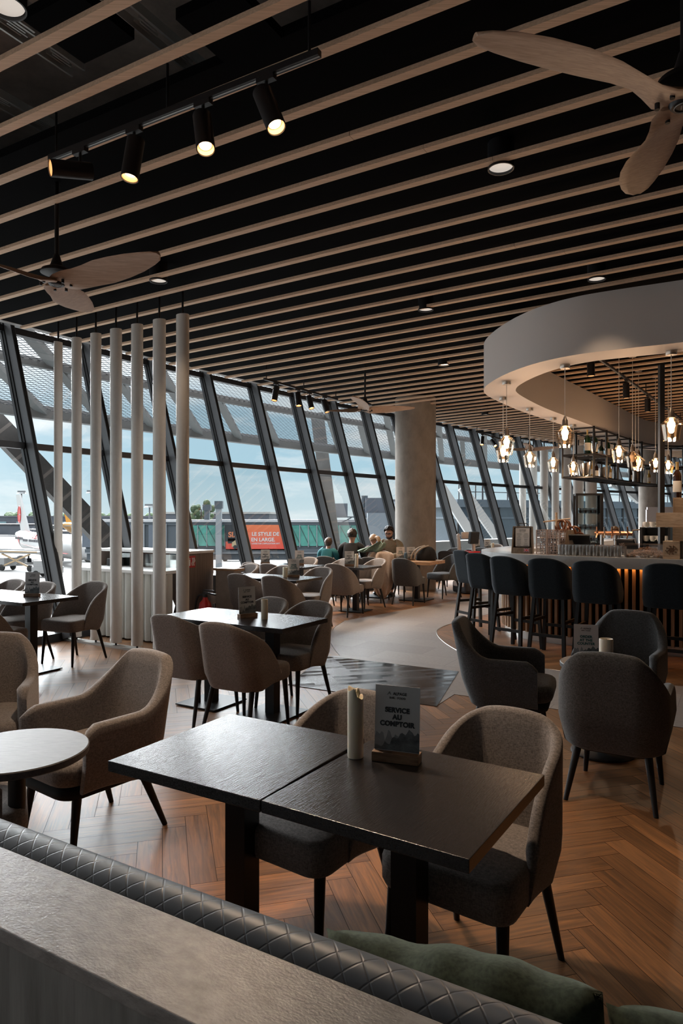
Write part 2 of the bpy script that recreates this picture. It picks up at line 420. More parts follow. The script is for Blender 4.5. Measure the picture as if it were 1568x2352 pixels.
def ceiling_gap_things():
    st = mat('galvanised steel', (.55, .55, .53), .4, metal=.6)
    i = 0
    for hk, ra, rb in sorted(holes):
        for rr in ((ra+.55, rb-.5) if rb-ra > 2.2 else (ra+.45,)):
            b = B0+BS*(hk+.5); c = Vector(pol(rr, b, 4.55)); d = radial(b); t = tangent(b)
            mb = MB()
            for q in range(4):
                for w in (-1, 1, 3, -3):
                    mb.beam(c+d*(q*.022-.033)+t*(w*.16-.07-.03*(q % 2)), c+d*(q*.022-.033)+t*(w*.16+.07-.03*(q % 2)), .010, .02)
            mb.beam(c+d*.06-t*.6, c+d*.06+t*.6, .014, .06); mb.beam(c-d*.06-t*.6, c-d*.06+t*.6, .014, .06)
            tag(mb.build('cable_tray', st), ['perforated steel cable tray above the ceiling gap at the top left corner',
                'perforated steel cable tray in the upper ceiling gap, further right', 'steel cable tray above the second ceiling gap, near its left end', 'steel cable tray above the second ceiling gap, in its middle',
                'steel cable tray above the second ceiling gap, at its right end', 'steel cable tray in the ceiling gap over the track rail', 'steel cable tray above the rail, rightmost one', 'steel tray deep in the gap over the rail'][i % 8], 'cable tray', 'cable trays above the ceiling'); i += 1
ceiling_gap_things()

# ---- curtain wall
alu = mat('dark grey aluminium', (.042, .043, .047), .42, metal=.35, spec=.5)
alud = mat('plain black', (.008, .008, .009), .6)  # also paints the shadow stripe on the mullions
alul = mat('lit aluminium side', (.105, .107, .113), .45, metal=.3)  # same metal as the mullion, its lit side put into the colour
pane_m = clear_glass('window glass', (.93, .96, .97), .025)
def build_wall():
    n = 1
    for i in range(-6, 32):
        b = 32.25+1.02*i
        w = thing('window_%d' % n, None, None); struct(w); n += 1
        d = radial(b); t = tangent(b)
        pb = Vector(pol(rwall(0)+.0, b, 0)); pt = Vector(pol(rwall(ZT+.1), b, ZT+.1))
        up = (d*1.0 - Vector((0, 0, lean))).normalized()
        mb = MB(); mb.beam(pb-up*.0, pt-up*.0, .105, .05, up=up)
        o = mb.build('mullion', alu, w)
        mb = MB(); mb.beam(pb-up*.12, pt-up*.12, .062, .20, up=up); mb.build('mullion_fin', alul, o)
        mb = MB()
        for s in (-.036, .036): mb.beam(pb-up*.045+t*s, pt-up*.045+t*s, .014, .06, up=up)
        mb.beam(pb-up*.221, pt-up*.221, .034, .012, up=up); mb.build('gasket', alud, o)  # grooves and the mullion's shadow stripe, put in as black strips
        b2 = b+1.02
        zt = 2.52
        mb = MB(); mb.beam(pol(rwall(zt)-.03, b, zt), pol(rwall(zt)-.03, b2, zt), .075, .085); mb.build('transom', alu, w)
        mb = MB(); mb.beam(pol(rwall(.05), b, .05), pol(rwall(.05), b2, .05), .12, .10); mb.build('sill', alu, w)
        mb = MB(); mb.beam(pol(rwall(ZT)-.02, b, ZT+.02), pol(rwall(ZT)-.02, b2, ZT+.02), .1, .09); mb.build('head', alu, w)
        for z0, z1 in ((.1, zt-.04), (zt+.04, ZT-.02)):
            mb = MB(); mb.quad(pol(rwall(z0), b, z0), pol(rwall(z0), b2, z0), pol(rwall(z1), b2, z1), pol(rwall(z1), b, z1))
            mb.build('glass_pane', pane_m, w)
build_wall()
# pale strip of ceiling edge over the glass
mb = MB()
for b in range(25, 65):
    mb.beam(pol(70.33, b, 4.19), pol(70.33, b+1, 4.19), .10, .05)
struct(mb.build('trim_3', mat('pale head trim', (.35, .33, .32), .5)), 'pale strip along the head of the glass wall', 'trim')
# closing walls
dkw = mat('dark plaster', (.05, .045, .042), .8)
def wall(name, a, b, lab):
    mb = MB(); a = Vector(a); b = Vector(b); m_ = (a+b)/2; mb.beam((a.x, a.y, 2.1), (b.x, b.y, 2.1), .2, 4.2); struct(mb.build(name, dkw), lab, 'wall')
wall('wall_rear', pol(70.4, 19)[:2]+(0,), pol(50, 19)[:2]+(0,), 'dark wall closing the hall behind the viewer')
wall('wall_right', pol(51, 18)[:2]+(0,), pol(51, 50)[:2]+(0,), 'dark wall along the inner side of the hall')
wall('wall_far', pol(50, 66.5)[:2]+(0,), pol(70.4, 66.5)[:2]+(0,), 'dark wall at the far end of the hall')

# ---- concrete pillars
conc = mat('fair faced concrete', (.255, .22, .19), .8, var=.2, vscale=5, bump=.15, bscale=40, stretch=(1, 1, .6), detail=9)
for (x, y, r, lab) in ((1.625, 15.0, .445, 'big round bare concrete pillar reaching the slatted ceiling by the windows'), (11.0, 24.4, .36, 'round concrete pillar far behind the bar shelves')):
    mb = MB(); mb.cyl((x, y, 0), (x, y, ZC+.02), r, n=64); tag(mb.build('concrete_pillar', conc, smooth=True), lab, 'pillar')
# ================================================================= outside
ZA = -6.0
apron = mat('apron concrete', (.115, .112, .108), .9, var=.2, vscale=.05, stretch=(1, 1, 1))
mb = MB(); mb.prism([(-420, 40), (-120, -60), (-15.5, -60), (-15.5, 3.5), (-9, 17), (14, 45), (60, 60), (420, 420), (-420, 420)], ZA-.5, ZA)
struct(mb.build('ground', apron), 'pale concrete airport apron below the windows', 'ground')
# ground beyond + hedge of trees on the horizon
grass = mat('far grass', (.10, .13, .06), .95, var=.3, vscale=.02)
mb = MB(); mb.prism([(-1500, 421), (1500, 421), (1500, 1600), (-1500, 1600)], ZA-.6, ZA-.05); struct(mb.build('ground', grass), 'distant grass beyond the runway', 'ground')
leaf = mat('far foliage', (.075, .11, .06), .95, var=.5, vscale=.15)
rnd = random.Random(3)
for i in range(30):
    mb = MB(); x = -345+i*9.6; y = 560+(i % 2)*18
    for q in range(6): mb.ball((x+rnd.uniform(-4.5, 4.5), y+rnd.uniform(-3, 3), ZA+3.5+rnd.uniform(-1, 4.5)), rnd.uniform(3.2, 4.8), 8)
    tag(mb.build('tree', leaf), 'green tree in the hazy row along the horizon beyond the runway', 'tree', 'row of trees on the horizon')

steel = mat('pale grey steel', (.20, .20, .20), .6)
steelw = mat('white painted steel', (.36, .36, .36), .55)
dsteel = mat('dark perforated cladding', (.06, .055, .053), .6, var=.2, vscale=3)
# ---- mesh canopy over the glass
mesh_m = mat('expanded metal', (.10, .105, .12), .5)
def build_canopy():
    root = thing('sun_screen', 'expanded metal sun screen with steel frame outside above the windows', 'sun screen')
    RI, ZI, RO, ZO = 70.9, 4.78, 73.5, 3.56
    def sp(u, b): return Vector(pol(RI+(RO-RI)*u, b, ZI+(ZO-ZI)*u))
    mb = MB()
    for b in [23+1.02*i for i in range(42)]:
        mb.beam(sp(1, b), sp(1, b+1.02), .18, .24); mb.beam(sp(.5, b), sp(.5, b+1.02), .11, .15); mb.beam(sp(0, b), sp(0, b+1.02), .12, .14)
    mb.build('edge_beam', steel, root)
    for i in range(20):
        b = 24+2.04*i
        for (u0, b0, u1, b1) in ((0, b, 1, b+3.1), (.5, b+2.6, 1, b+4.1)):
            mb = MB(); mb.beam(sp(u0, b0), sp(u1, b1), .15 if u0 == .5 else .17, .12); mb.build('brace', steel, root)
    # diamond mesh
    mb = MB(); st = .12
    def strand(pts, w=.0045):
        n = len(pts)
        for a, c in zip(pts, pts[1:]):
            a = Vector(a); c = Vector(c); t = (c-a).normalized(); s = t.cross(Vector((0, 0, 1))).normalized()*w
            mb.quad(a-s, a+s, c+s, c-s); v = t.cross(s).normalized()*w; mb.quad(a-v, a+v, c+v, c-v)
    bstep = R(1)*72
    db = .15/(bstep)              # degrees per cell
    for sgn in (1, -1):
        b = 22.0
        while b < 60:
            pts = []
            for q in range(11):
                u = q/10*.98+.01
                pts.append(sp(u, b+sgn*(u-.5)*4.6))
            strand(pts); b += db
    mb.build('metal_mesh', mesh_m, root)
build_canopy()
# ---- slanting columns outside
def strut(p, q, w, h, m, lab, up=(0, 0, 1)):
    mb = MB(); mb.beam(p, q, w, h, up=up); o = mb.build('inclined_column', m)
    tag(o, lab, 'column')
    return o
def px(x, y, D): return ((x-784)/1568*D, D, 1.575+(1187-y)/1568*D)
reflection_m = mat('painted slat reflections', (.15, .13, .12), .6)  # ceiling slats mirrored in the window glass, painted as pale strips
def striped(p, q, w, h, lab, m=dsteel, n=9, rm=reflection_m):
    o = strut(p, q, w, h, m, lab); p = Vector(p); q = Vector(q)
    mb = MB()
    for i in range(n):
        t = (i+.5)/n; c = p.lerp(q, t); a = (q-p).normalized()
        mb.beam(c-a*.03, c+a*.03, w*1.01, h*1.01)
    mb.build('reflection_strip', rm, o)  # strips imitate reflections seen over the dark column
striped(px(-130, 850, 12.6), px(300, 1300, 14.6), .40, .40, 'big dark clad column slanting down to the right behind the white fins')
striped(px(728, 950, 21.0), px(776, 1330, 21.0), .40, .36, 'grey clad column outside between the family and the advert', mat('mid grey cladding', (.11, .107, .105), .6, var=.25, vscale=2), 16)
for i, (a, b, lab) in enumerate((((985, 1075), (1122, 1290), 'white folded steel strut just right of the concrete pillar'), ((1060, 1120), (1180, 1290), 'white folded steel strut behind the serving robot'),
        ((1395, 1085), (1470, 1150), 'white steel strut far right behind the shelves'), ((1300, 1160), (1355, 1290), 'white steel strut behind the display fridge'))):
    mb = MB(); p = Vector(px(*a, 26.5+i*2)); q = Vector(px(*b, 26.5+i*2))
    mb.beam(p, q, .34, .34); mb.beam(p+Vector((.28, .3, -.5)), q+Vector((.28, .3, 0)), .22, .22)
    tag(mb.build('inclined_column', steelw), lab, 'column')
# parapet outside to the right
mb = MB()
for b in range(41, 58): mb.beam(pol(72.2, b, .62), pol(72.2, b+1, .62), .5, .35); mb.beam(pol(72.1, b, -.6), pol(72.1, b+1, -.6), .2, 2.09)
tag(mb.build('parapet', mat('white coping', (.30, .29, .28), .7)), 'white parapet outside below the right-hand windows', 'parapet')
# ---- dark glass pier building beyond
gl = mat('dark facade glass', (.035, .05, .065), .12, spec=.9, var=.5, vscale=.12)
gb = mat('blue grey facade', (.065, .085, .105), .5)
def pier():
    root = thing('terminal_building', 'dark glass terminal wing with roof railing beyond the bar windows', 'building')
    A = Vector((7.5, 44, 0)); B = Vector((42, 62, 0)); d = (B-A).normalized(); n = Vector((-d.y, d.x, 0)); ln = (B-A).length
    mb = MB(); c = (A+B)/2+n*4; mb.box((c.x, c.y, -1.9), (ln, 8, 8.2), math.atan2(d.y, d.x)); mb.build('wall', gl, root)
    mb = MB(); mb.box((c.x, c.y, 2.45), (ln+.4, 8.4, .5), math.atan2(d.y, d.x)); mb.box((c.x, c.y, 1.5), (ln+.1, 8.1, .12), math.atan2(d.y, d.x)); mb.build('roof', gb, root)
    mb = MB()
    for i in range(24):
        p = A+d*(ln*i/23)-n*.02; mb.beam((p.x, p.y, -5), (p.x, p.y, 2.3), .12, .1)
    mb.beam(A+Vector((0, 0, -.9))-n*.02, B+Vector((0, 0, -.9))-n*.02, .1, .14); mb.build('facade_frame', alud, root)
    mb = MB()
    for i in range(30):
        p = A+d*(ln*i/29)-n*.1; mb.beam((p.x, p.y, 2.6), (p.x, p.y, 3.75), .07, .07)
    for z in (3.2, 3.72): mb.beam(A+Vector((0, 0, z)), B+Vector((0, 0, z)), .05, .05)
    mb.build('railing', alu, root)
    mb = MB()
    for i in range(0, 26): mb.beam(A+d*(ln*(.28+.015*i))-n*.12+Vector((0, 0, 1.2)), A+d*(ln*(.28+.015*i+.05))-n*.12+Vector((0, 0, -3.2)), .10, .03)
    mb.build('slanted_blind', mat('grey stripe', (.22, .24, .26), .6), root)
    mb = MB(); mb.cyl((9.5, 46, 2.72), (9.5, 46, 10), .06); mb.box((9.3, 46, 10), (1.2, .2, .12)); tag(mb.build('lamp_post', alu), 'thin lamp post on the roof of the terminal wing', 'lamp post')
pier()
# ---- jet bridge with advert
def jet_bridge():
    D = 68.0
    root = thing('jet_bridge', 'long jet bridge with green glass and a red advert panel', 'jet bridge', (0, D, 0))
    x0, x1, zb, zt = -25.5, 4.3, -1.75, 1.05
    cl = mat('grey bridge cladding', (.07, .085, .10), .55); gr = mat('green bridge glass', (.06, .24, .20), .15, var=.5, vscale=.35, spec=.8); fr = mat('light bridge frame', (.24, .26, .28), .5)
    mb = MB(); mb.box(((x0+x1)/2, 1.4, (zb+zt)/2), (x1-x0, 2.6, zt-zb)); mb.build('tunnel_body', cl, root)
    mb = MB(); mb.box(((x0+x1)/2, 1.3, zt+.12), (x1-x0+.3, 3.0, .24)); mb.build('roof', mat('white roof', (.42, .43, .45), .5), root)
    mb = MB(); mb.box(((x0+x1)/2, .05, zt-.15), (x1-x0, .2, .3)); mb.box(((x0+x1)/2, .0, zb-.05), (x1-x0, .3, .35)); mb.box(((x0+x1)/2, .6, zb-.62), (x1-x0, .5, .75)); mb.build('edge_frame', cl, root)
    mb = MB(); mb.box(((x0+x1)/2, -.17, zb-.28), (x1-x0, .06, .08)); mb.build('light_strip', fr, root)
    segs = [(-15.2, -11.6), (-5.0, -1.6), (-1.2, 2.9)]
    for a, b in segs:
        mb = MB(); mb.box(((a+b)/2, .02, (zb+zt)/2+.05), (b-a, .12, zt-zb-.75)); g = mb.build('window', gr, root)
        mb = MB(); n = 4
        for i in range(n+1): mb.beam((a+(b-a)*i/n, -.08, zb+.3), (a+(b-a)*i/n, -.08, zt-.3), .07, .08)
        mb.build('window_bar', fr, g)
        mb = MB()
        for i in range(n): mb.beam((a+(b-a)*i/n, -.02, zt-.35), (a+(b-a)*(i+1.2)/n, -.02, zb+.3), .12, .06)
        mb.build('diagonal', mat('dark bridge truss', (.03, .06, .06), .6), g)
    for a in (-25.0, -20.6, -18.4):
        mb = MB(); mb.box((a, -.03, (zb+zt)/2), (1.6, .08, 2.2)); p = mb.build('door', mat('slate door', (.10, .12, .15), .5), root)
        mb = MB(); mb.box((a+.9, -.10, (zb+zt)/2), (.22, .08, 2.5)); mb.build('door_post', fr, p)
    # advert
    A0, A1 = -11.5, -5.1; az0, az1 = zb-.02, zt-.28
    red = bpy.data.materials.new('red to orange print'); red.use_nodes = True; nt = red.node_tree; N = nt.nodes.new; L = nt.links.new
    b = nt.nodes['Principled BSDF']; b.inputs['Roughness'].default_value = .5; tc = N('ShaderNodeTexCoord'); sp = N('ShaderNodeSeparateXYZ'); L(tc.outputs['Generated'], sp.inputs[0])
    r = N('ShaderNodeValToRGB'); L(sp.outputs['Z'], r.inputs[0]); r.color_ramp.elements[0].color = (.60, .045, .03, 1); r.color_ramp.elements[1].color = (.62, .16, .06, 1); L(r.outputs[0], b.inputs['Base Color'])
    mb = MB(); mb.box(((A0+A1)/2, -.10, (az0+az1)/2), (A1-A0, .1, az1-az0)); ad = mb.build('advert_panel', red, root); tag(ad, 'red and orange car rental advert with white slogan')
    dk = mat('dark advert block', (.025, .03, .035), .6)
    mb = MB(); mb.box((A0+.75, -.16, az0+1.72), (1.7, .03, 1.65)); mb.box((A0+.85, -.16, az0+.95), (1.3, .03, .5)); mb.build('dark_block', dk, ad)
    RX = Matrix.Rotation(PI/2, 4, 'X')
    def T(x, z): return Matrix.Translation((x, -.185, z)) @ RX
    wh = mat('white advert print', (.55, .55, .55), .6); og = mat('orange print', (.62, .2, .09), .6)
    text('SIXT', .72, og, ad, T(A0+.98, az0+1.55), .02)
    text('LE STYLE DE', .50, wh, ad, T(A0+3.95, az0+1.62), .012)
    text('EN LARGE.', .50, wh, ad, T(A0+3.72, az0+1.06), .012)
    text("LOUEZ SUR L'APPLICATION SIXT.", .19, wh, ad, T(A0+4.0, az0+.68), .004)
    # printed car
    gold = mat('gold car print', (.42, .33, .20), .5)
    C = [(0, .25), (.05, .7), (.35, .85), (.75, 1.2), (1.2, 1.22), (1.5, 1.0), (2.0, .85), (2.25, .65), (2.3, .3), (2.1, .2)]
    mb = MB(); mb.prism([(A0+.6+x*.82, z) for x, z in C], 0, .02); mb.xf(Matrix.Translation((0, -.19, az0+.12)) @ RX); cp = mb.build('car_print', gold, ad)
    mb = MB()
    mb.prism([(A0+1.16, .88), (A0+1.42, 1.14), (A0+1.62, 1.14), (A0+1.85, .92)], .02, .03); mb.prism([(A0+1.55, .42), (A0+1.62, .62), (A0+2.2, .62), (A0+2.25, .42)], .02, .03)
    for wx in (.95, 2.25): mb.cyl((A0+wx, .22, .02), (A0+wx, .22, .03), .2, n=20)
    mb.xf(Matrix.Translation((0, -.19, az0+.12)) @ RX); mb.build('car_detail_print', dk, ad)
    # supports
    for x, w in ((-12.1, .55),):
        mb = MB(); mb.box((x, -.6, -1.6), (w, .5, 8.4)); mb.build('support_mast', fr, root); mb = MB(); mb.box((x, -.6, 2.75), (w+.2, .7, .75)); mb.build('mast_cap', cl, root)
    mb = MB(); mb.box((-13.5, .6, 1.6), (.5, .5, 1.8)); mb.box((-13.5, .6, 2.5), (.8, .6, .6)); mb.build('mast_cap', cl, root)
    for x in (-13.6, -4.5, 2.6):
        mb = MB(); mb.box((x, 1.4, -4.2), (.5, .6, 3.6)); mb.build('support_leg', fr, root)
    # cab at the terminal end
    mb = MB(); mb.box((4.8, -.5, .0), (4.6, 4.2, 3.9)); mb.build('cab', mat('pale grey cab', (.18, .205, .23), .5), root)
    mb = MB()
    for i in range(9): mb.box((7.0+i*.13, -1.2, -.1), (.07, 3.5, 4.0+.1*(i % 2)))
    mb.build('bellows', cl, root)
    for (xx, ww, hh, zz) in ((-.5, 2.2, 1.4, 2.2), (3.6, 2.4, 1.9, 2.5), (5.8, 2.0, 1.7, 2.45)):
        mb = MB(); mb.box((xx, .8, zz), (ww, 2.2, hh)); mb.build('roof_unit', mat('slate roof unit', (.09, .10, .12), .5), root)
    mb = MB(); mb.box((2.6, .8, 1.55), (9, 2.6, .12)); mb.cyl((2.3, .8, 1.5), (2.3, .8, 3.7), .35)
    for xx in (0, 3, 6): mb.beam((xx, -.3, 1.0), (xx+1, -.3, 1.5), .1, .1)
    mb.build('roof_platform', cl, root)
jet_bridge()
# ---- airliners
white = mat('aircraft white', (.29, .29, .29), .35); redp = mat('red livery', (.42, .03, .03), .4); dkp = mat('dark window', (.03, .03, .04), .3); yel = mat('yellow livery', (.55, .25, .02), .4)
grey = mat('aircraft grey', (.30, .31, .32), .4)
def airliner(name, label, loc, rz, L, r, tailm, full=True, bodym=None):
    root = thing(name, label, 'airplane', loc, rz)
    rings = []
    for x, k, dz in ((-.5, .03, .30), (-.48, .22, .32), (-.42, .46, .28), (-.34, .72, .16), (-.26, .92, .05), (-.18, 1, 0), (.36, 1, 0), (.42, .9, -.05), (.46, .7, -.12), (.49, .4, -.22), (.5, .05, -.3)):
        rings.append([Vector((x*L, r*k*cos(2*PI*i/28), r*dz*2.2 + r*k*sin(2*PI*i/28))) for i in range(28)])
    mb = MB(); mb.loft(rings); body = mb.build('fuselage', bodym or white, root, smooth=True)
    def fin(P, th, name, m, par=root):
        mb = MB(); mb.loft([[Vector(p)+Vector(th)*.5 for p in P], [Vector(p)-Vector(th)*.5 for p in P]]); return mb.build(name, m, par)
    zt = r*.9
    tf = fin([(-.40*L, 0, zt), (-.27*L, 0, zt), (-.43*L, 0, zt+L*.185), (-.49*L, 0, zt+L*.185)], (0, .35, 0), 'tail_fin', tailm)
    for s in (1, -1):
        fin([(-.47*L, s*.4, zt*.6), (-.40*L, s*.4, zt*.6), (-.45*L, s*L*.17, zt*.75), (-.48*L, s*L*.17, zt*.75)], (0, 0, .25), 'tailplane', grey if full else white)
        fin([(-.06*L, s*r*.7, -r*.5), (.14*L, s*r*.7, -r*.5), (-.05*L, s*L*.43, -r*.05), (-.10*L, s*L*.43, -r*.05)], (0, 0, .35), 'wing', grey if full else white)
        mb = MB(); rr = r*.46; mb.lathe([(rr*.7, -1.9), (rr, -1.0), (rr*1.08, .6), (rr*.95, 1.5), (rr*.8, 1.55), (rr*.7, .8), (0, .8)], n=20)
        mb.xf(Matrix.Translation((.12*L, s*L*.15, -r*1.15)) @ Matrix.Rotation(PI/2, 4, 'Y')); mb.build('engine', white if full else redp, root, smooth=True)
    mb = MB()
    for x, y in ((.38*L, 0), (-.03*L, 2.6), (-.03*L, -2.6)):
        mb.cyl((x, y, -r*1.5), (x, y, -r*.6), .14, n=8); mb.cyl((x, y-.35, -r*1.47), (x, y+.35, -r*1.47), .5, n=14)
    mb.build('landing_gear', dkp, root)
    if full:
        mb = MB()
        for s in (1, -1):
            for i in range(44):
                if i in (14, 29): continue
                x = -.33*L+i*.0155*L; yy = s*(r*.975 if x > -.22*L else r*.93)
                mb.box((x, yy, r*.30 + (0 if x > -.2*L else .25)), (.28, .10, .42))
        mb.build('cabin_window', dkp, root)
        mb = MB()
        for s in (1, -1):
            mb.loft([[Vector((x*L, s*(r*k), z)) for x, z, k in ((-.30, .15, .80), (.47, -.75, .55), (.40, -.95, .92), (.0, -.55, 1.0), (-.2, -.15, .985))], [Vector((x*L, s*(r*k+.03), z)) for x, z, k in ((-.30, .15, .80), (.47, -.75, .55), (.40, -.95, .92), (.0, -.55, 1.0), (-.2, -.15, .985))]])
            # red band wrapped round the rear
        mb.build('red_stripe', redp, root)
        mb = MB(); band = []
        for x, k, dz in ((-.335, .745, .155), (-.30, .845, .10), (-.27, .915, .058)):
            band.append([Vector((x*L, (r*k)*cos(2*PI*i/28), r*dz*2.2+(r*k)*sin(2*PI*i/28)))*1 for i in range(28)])
        for q in band:
            for v in q: v.y *= 1.012; v.z = v.z*1.0+.03
        mb.loft(band, cap=False); mb.build('red_band', redp, root, smooth=True)
        # round crest on the fin: ring and swept bird strokes
        mb = MB(); cx, cz = -.425*L, zt+L*.088
        for s in (.2, -.2):
            mb.tube([(cx+1.0*cos(t*PI/12), s, cz+1.55*sin(t*PI/12)) for t in range(25)], .09, 6)
            for k in (-1, 1):
                mb.loft([[Vector((cx+.75, s, cz+k*.1)), Vector((cx-.75, s, cz+k*.1)), Vector((cx-.25, s, cz+k*1.4)), Vector((cx+.25, s, cz+k*1.4))], [Vector((cx+.75, s*1.2, cz+k*.1)), Vector((cx-.75, s*1.2, cz+k*.1)), Vector((cx-.25, s*1.2, cz+k*1.4)), Vector((cx+.25, s*1.2, cz+k*1.4))]])
        mb.build('crest', redp, tf)
        # airline lettering on the near flank
        s = -1
        M = Matrix.Translation((.03*L, s*(r*.86), r*.68)) @ Matrix.Rotation(R(-30), 4, 'X') @ Matrix.Rotation(PI/2, 4, 'X')
        text('AIR ALGERIE', 1.15, redp, body, M, .02, depth=.06)
        M = Matrix.Translation((.22*L, s*(r*.86), r*.68)) @ Matrix.Rotation(R(-30), 4, 'X') @ Matrix.Rotation(PI/2, 4, 'X')
        mb = MB()
        for k in range(5):
            x = k*.62; mb.tube([(x, .35, 0), (x+.12, .05, 0), (x+.5, -.1, 0), (x+.62, .2+.3*(k % 2), 0)], .09, 6)
            mb.ball((x+.3, .5 if k % 2 else -.4, 0), .11, 6)
        mb.xf(M); mb.build('script_lettering', redp, body)
    return root
ap = airliner('passenger_airplane', 'white airliner with red stripe and crest on its tail, parked at left', (-49.6, 115.0, ZA+2.95), math.atan2(-29, 24), 38, 1.9, white)
ap2 = airliner('passenger_airplane', 'distant airliner with yellow tail fin seen from behind', (-88, 238, ZA+3.4), R(88), 44, 2.3, yel, full=False, bodym=mat('amber and white', (.5, .28, .10), .4))
# ---- far terminal and hangars
fgrey = mat('far grey building', (.09, .10, .12), .7, var=.25, vscale=.08)
fwin = mat('far window band', (.20, .30, .33), .4)
def block(lab, x0, x1, y, h, dpt=18, base=ZA, roofm=None, win=True):
    r = thing('airport_building', lab, 'building', ((x0+x1)/2, y, base))
    w = x1-x0
    mb = MB(); mb.box((0, dpt/2, h/2), (w, dpt, h)); mb.build('wall', fgrey, r)
    mb = MB(); mb.box((0, dpt/2, h+.25), (w+.6, dpt+.6, .5)); mb.build('roof', roofm or mat('far roof', (.15, .155, .17), .7), r)
    if win:
        n = max(3, int(w/9))
        for i in range(n):
            mb = MB(); mb.box((-w/2+w*(i+.5)/n, -.05, h*.62), (w/n*.5, .2, h*.22)); mb.build('window', fwin, r)
block('long low grey terminal building at the far left', -172, -82, 300, 7.5)
block('dark single storey shed in front of the far terminal, left edge', -150, -122, 270, 4.2, roofm=mat('black roof', (.03, .03, .035), .7), win=False)
block('grey hangar row behind the yellow tailed airliner', -82, -30, 320, 9)
block('pale multi storey car park behind the jet bridge', -46, -18, 170, 8.3, roofm=mat('pale far roof', (.36, .36, .35), .7))
def mast(x, y, h, lab):
    mb = MB(); mb.cyl((x, y, ZA), (x, y, ZA+h), .35, .2, n=8); mb.cyl((x, y, ZA+h-.4), (x, y, ZA+h), 1.5, 1.1, n=10); mb.box((x, y, ZA+h+.3), (2.4, .6, .5))
    tag(mb.build('floodlight_mast', mat('mast grey', (.16, .17, .18), .6)), lab, 'light mast', 'apron floodlight masts')
mast(-104, 222, 15.5, 'tall floodlight mast left of the crested tail'); mast(-77, 210, 15.2, 'tall floodlight mast right of the slanting mullion'); mast(-52, 185, 10.5, 'floodlight mast seen between the fifth and sixth fin')
# trees above the jet bridge
for (x, y, h, lab) in ((-26.2, 130, 10.6, 'small rounded tree rising over the jet bridge roof'), (-22.6, 110, 11.0, 'feathery tree top beside the mast over the jet bridge')):
    r = thing('tree', lab, 'tree', (x, y, ZA)); mb = MB(); mb.cyl((0, 0, 0), (0, 0, h*.8), .2, .1, n=8); mb.build('trunk', mat('bark', (.08, .06, .05), .9), r)
    mb = MB()
    for q in range(16): mb.ball((rnd.uniform(-1.7, 1.7), rnd.uniform(-.8, .8), h*.72+rnd.uniform(-1.4, 1.9)), rnd.uniform(.35, .7), 6)
    mb.build('crown', leaf, r)
# ---- ground vehicles
def vehicle(name, lab, cat, loc, rz, parts):
    r = thing(name, lab, cat, loc, rz)
    for nm, m, fn in parts:
        mb = MB(); fn(mb); mb.build(nm, m, r)
    return r
vw = mat('white vehicle paint', (.27, .27, .27), .4); tyre = mat('tyre rubber', (.02, .02, .02), .8); sand = mat('tan loader panel', (.42, .30, .18), .6)
def wheels(xs, r_, w):
    def f(mb):
        for x in xs:
            for s in (1, -1): mb.cyl((x, s*w, r_), (x, s*(w-.25), r_), r_, n=16)
    return f
vehicle('belt_loader', 'white belt loader with raised tan conveyor under the airliner wing', 'loader', (-57, 99, ZA), R(8), [
    ('chassis', vw, lambda m: (m.box((0, 0, 1.0), (8, 2.2, .7)), m.box((-2, 0, 1.7), (1.6, 2.0, .9)))),
    ('conveyor', sand, lambda m: m.beam((-5, 0, 1.6), (6, 0, 3.6), 1.4, .5)), ('rail', vw, lambda m: (m.beam((-5, -.8, 2.2), (6, -.8, 4.1), .1, .3), m.beam((-5, .8, 2.2), (6, .8, 4.1), .1, .3))),
    ('wheel', tyre, wheels((-2.6, 2.8), .55, 1.1))])
vehicle('baggage_tractor', 'small white baggage tractor below the first white fin', 'tractor', (-37, 86, ZA), R(-10), [
    ('chassis', vw, lambda m: (m.box((0, 0, .9), (3.4, 1.6, .8)), m.box((-.9, 0, 1.6), (1.2, 1.5, .9)))), ('wheel', tyre, wheels((-1.1, 1.1), .42, .85))])
vehicle('cargo_loader', 'white and yellow cargo loader behind the second fin', 'loader', (-45, 96, ZA), R(-20), [
    ('platform', vw, lambda m: (m.box((0, 0, 2.6), (8, 2.4, .3)), m.box((-3, 0, 1.2), (2, 2.2, 1.2)))), ('scissor_lift', sand, lambda m: (m.beam((-2.5, -1, .6), (2.5, -1, 2.4), .2, .2), m.beam((-2.5, -1, 2.4), (2.5, -1, .6), .2, .2), m.box((0, -1.25, 2.75), (8, .08, .2)))), ('wheel', tyre, wheels((-2.5, 2.5), .45, 1.1))])
vehicle('car', 'white car parked under the jet bridge behind the advert', 'car', (-18.5, 117, ZA), 0, [
    ('body', vw, lambda m: (m.box((0, 0, .75), (4.4, 1.8, .7), bev=.15), m.box((-.3, 0, 1.3), (2.4, 1.6, .6), bev=.2))), ('wheel', tyre, wheels((-1.4, 1.4), .36, .92))])
vehicle('ground_power_cart', 'small grey ground power cart on the apron under the jet bridge', 'cart', (-6.6, 92, ZA), 0, [
    ('body', alu, lambda m: (m.box((0, 0, .9), (2.2, 1.4, 1.0)), m.box((.2, 0, 1.8), (.7, .5, 1.1)))), ('wheel', tyre, wheels((-.8, .8), .3, .7))])
vehicle('tanker_truck', 'white service truck seen behind the woman in black', 'truck', (1.5, 62, ZA), R(5), [
    ('tank', vw, lambda m: m.cyl((-3, 0, 2.4), (2.5, 0, 2.4), 1.1, n=20)), ('cab', vw, lambda m: m.box((3.6, 0, 2.0), (1.8, 2.3, 2.4), bev=.15)), ('chassis', alud, lambda m: m.box((0, 0, 1.0), (8, 2.2, .4))), ('wheel', tyre, wheels((-2.2, 3.4), .5, 1.15))])
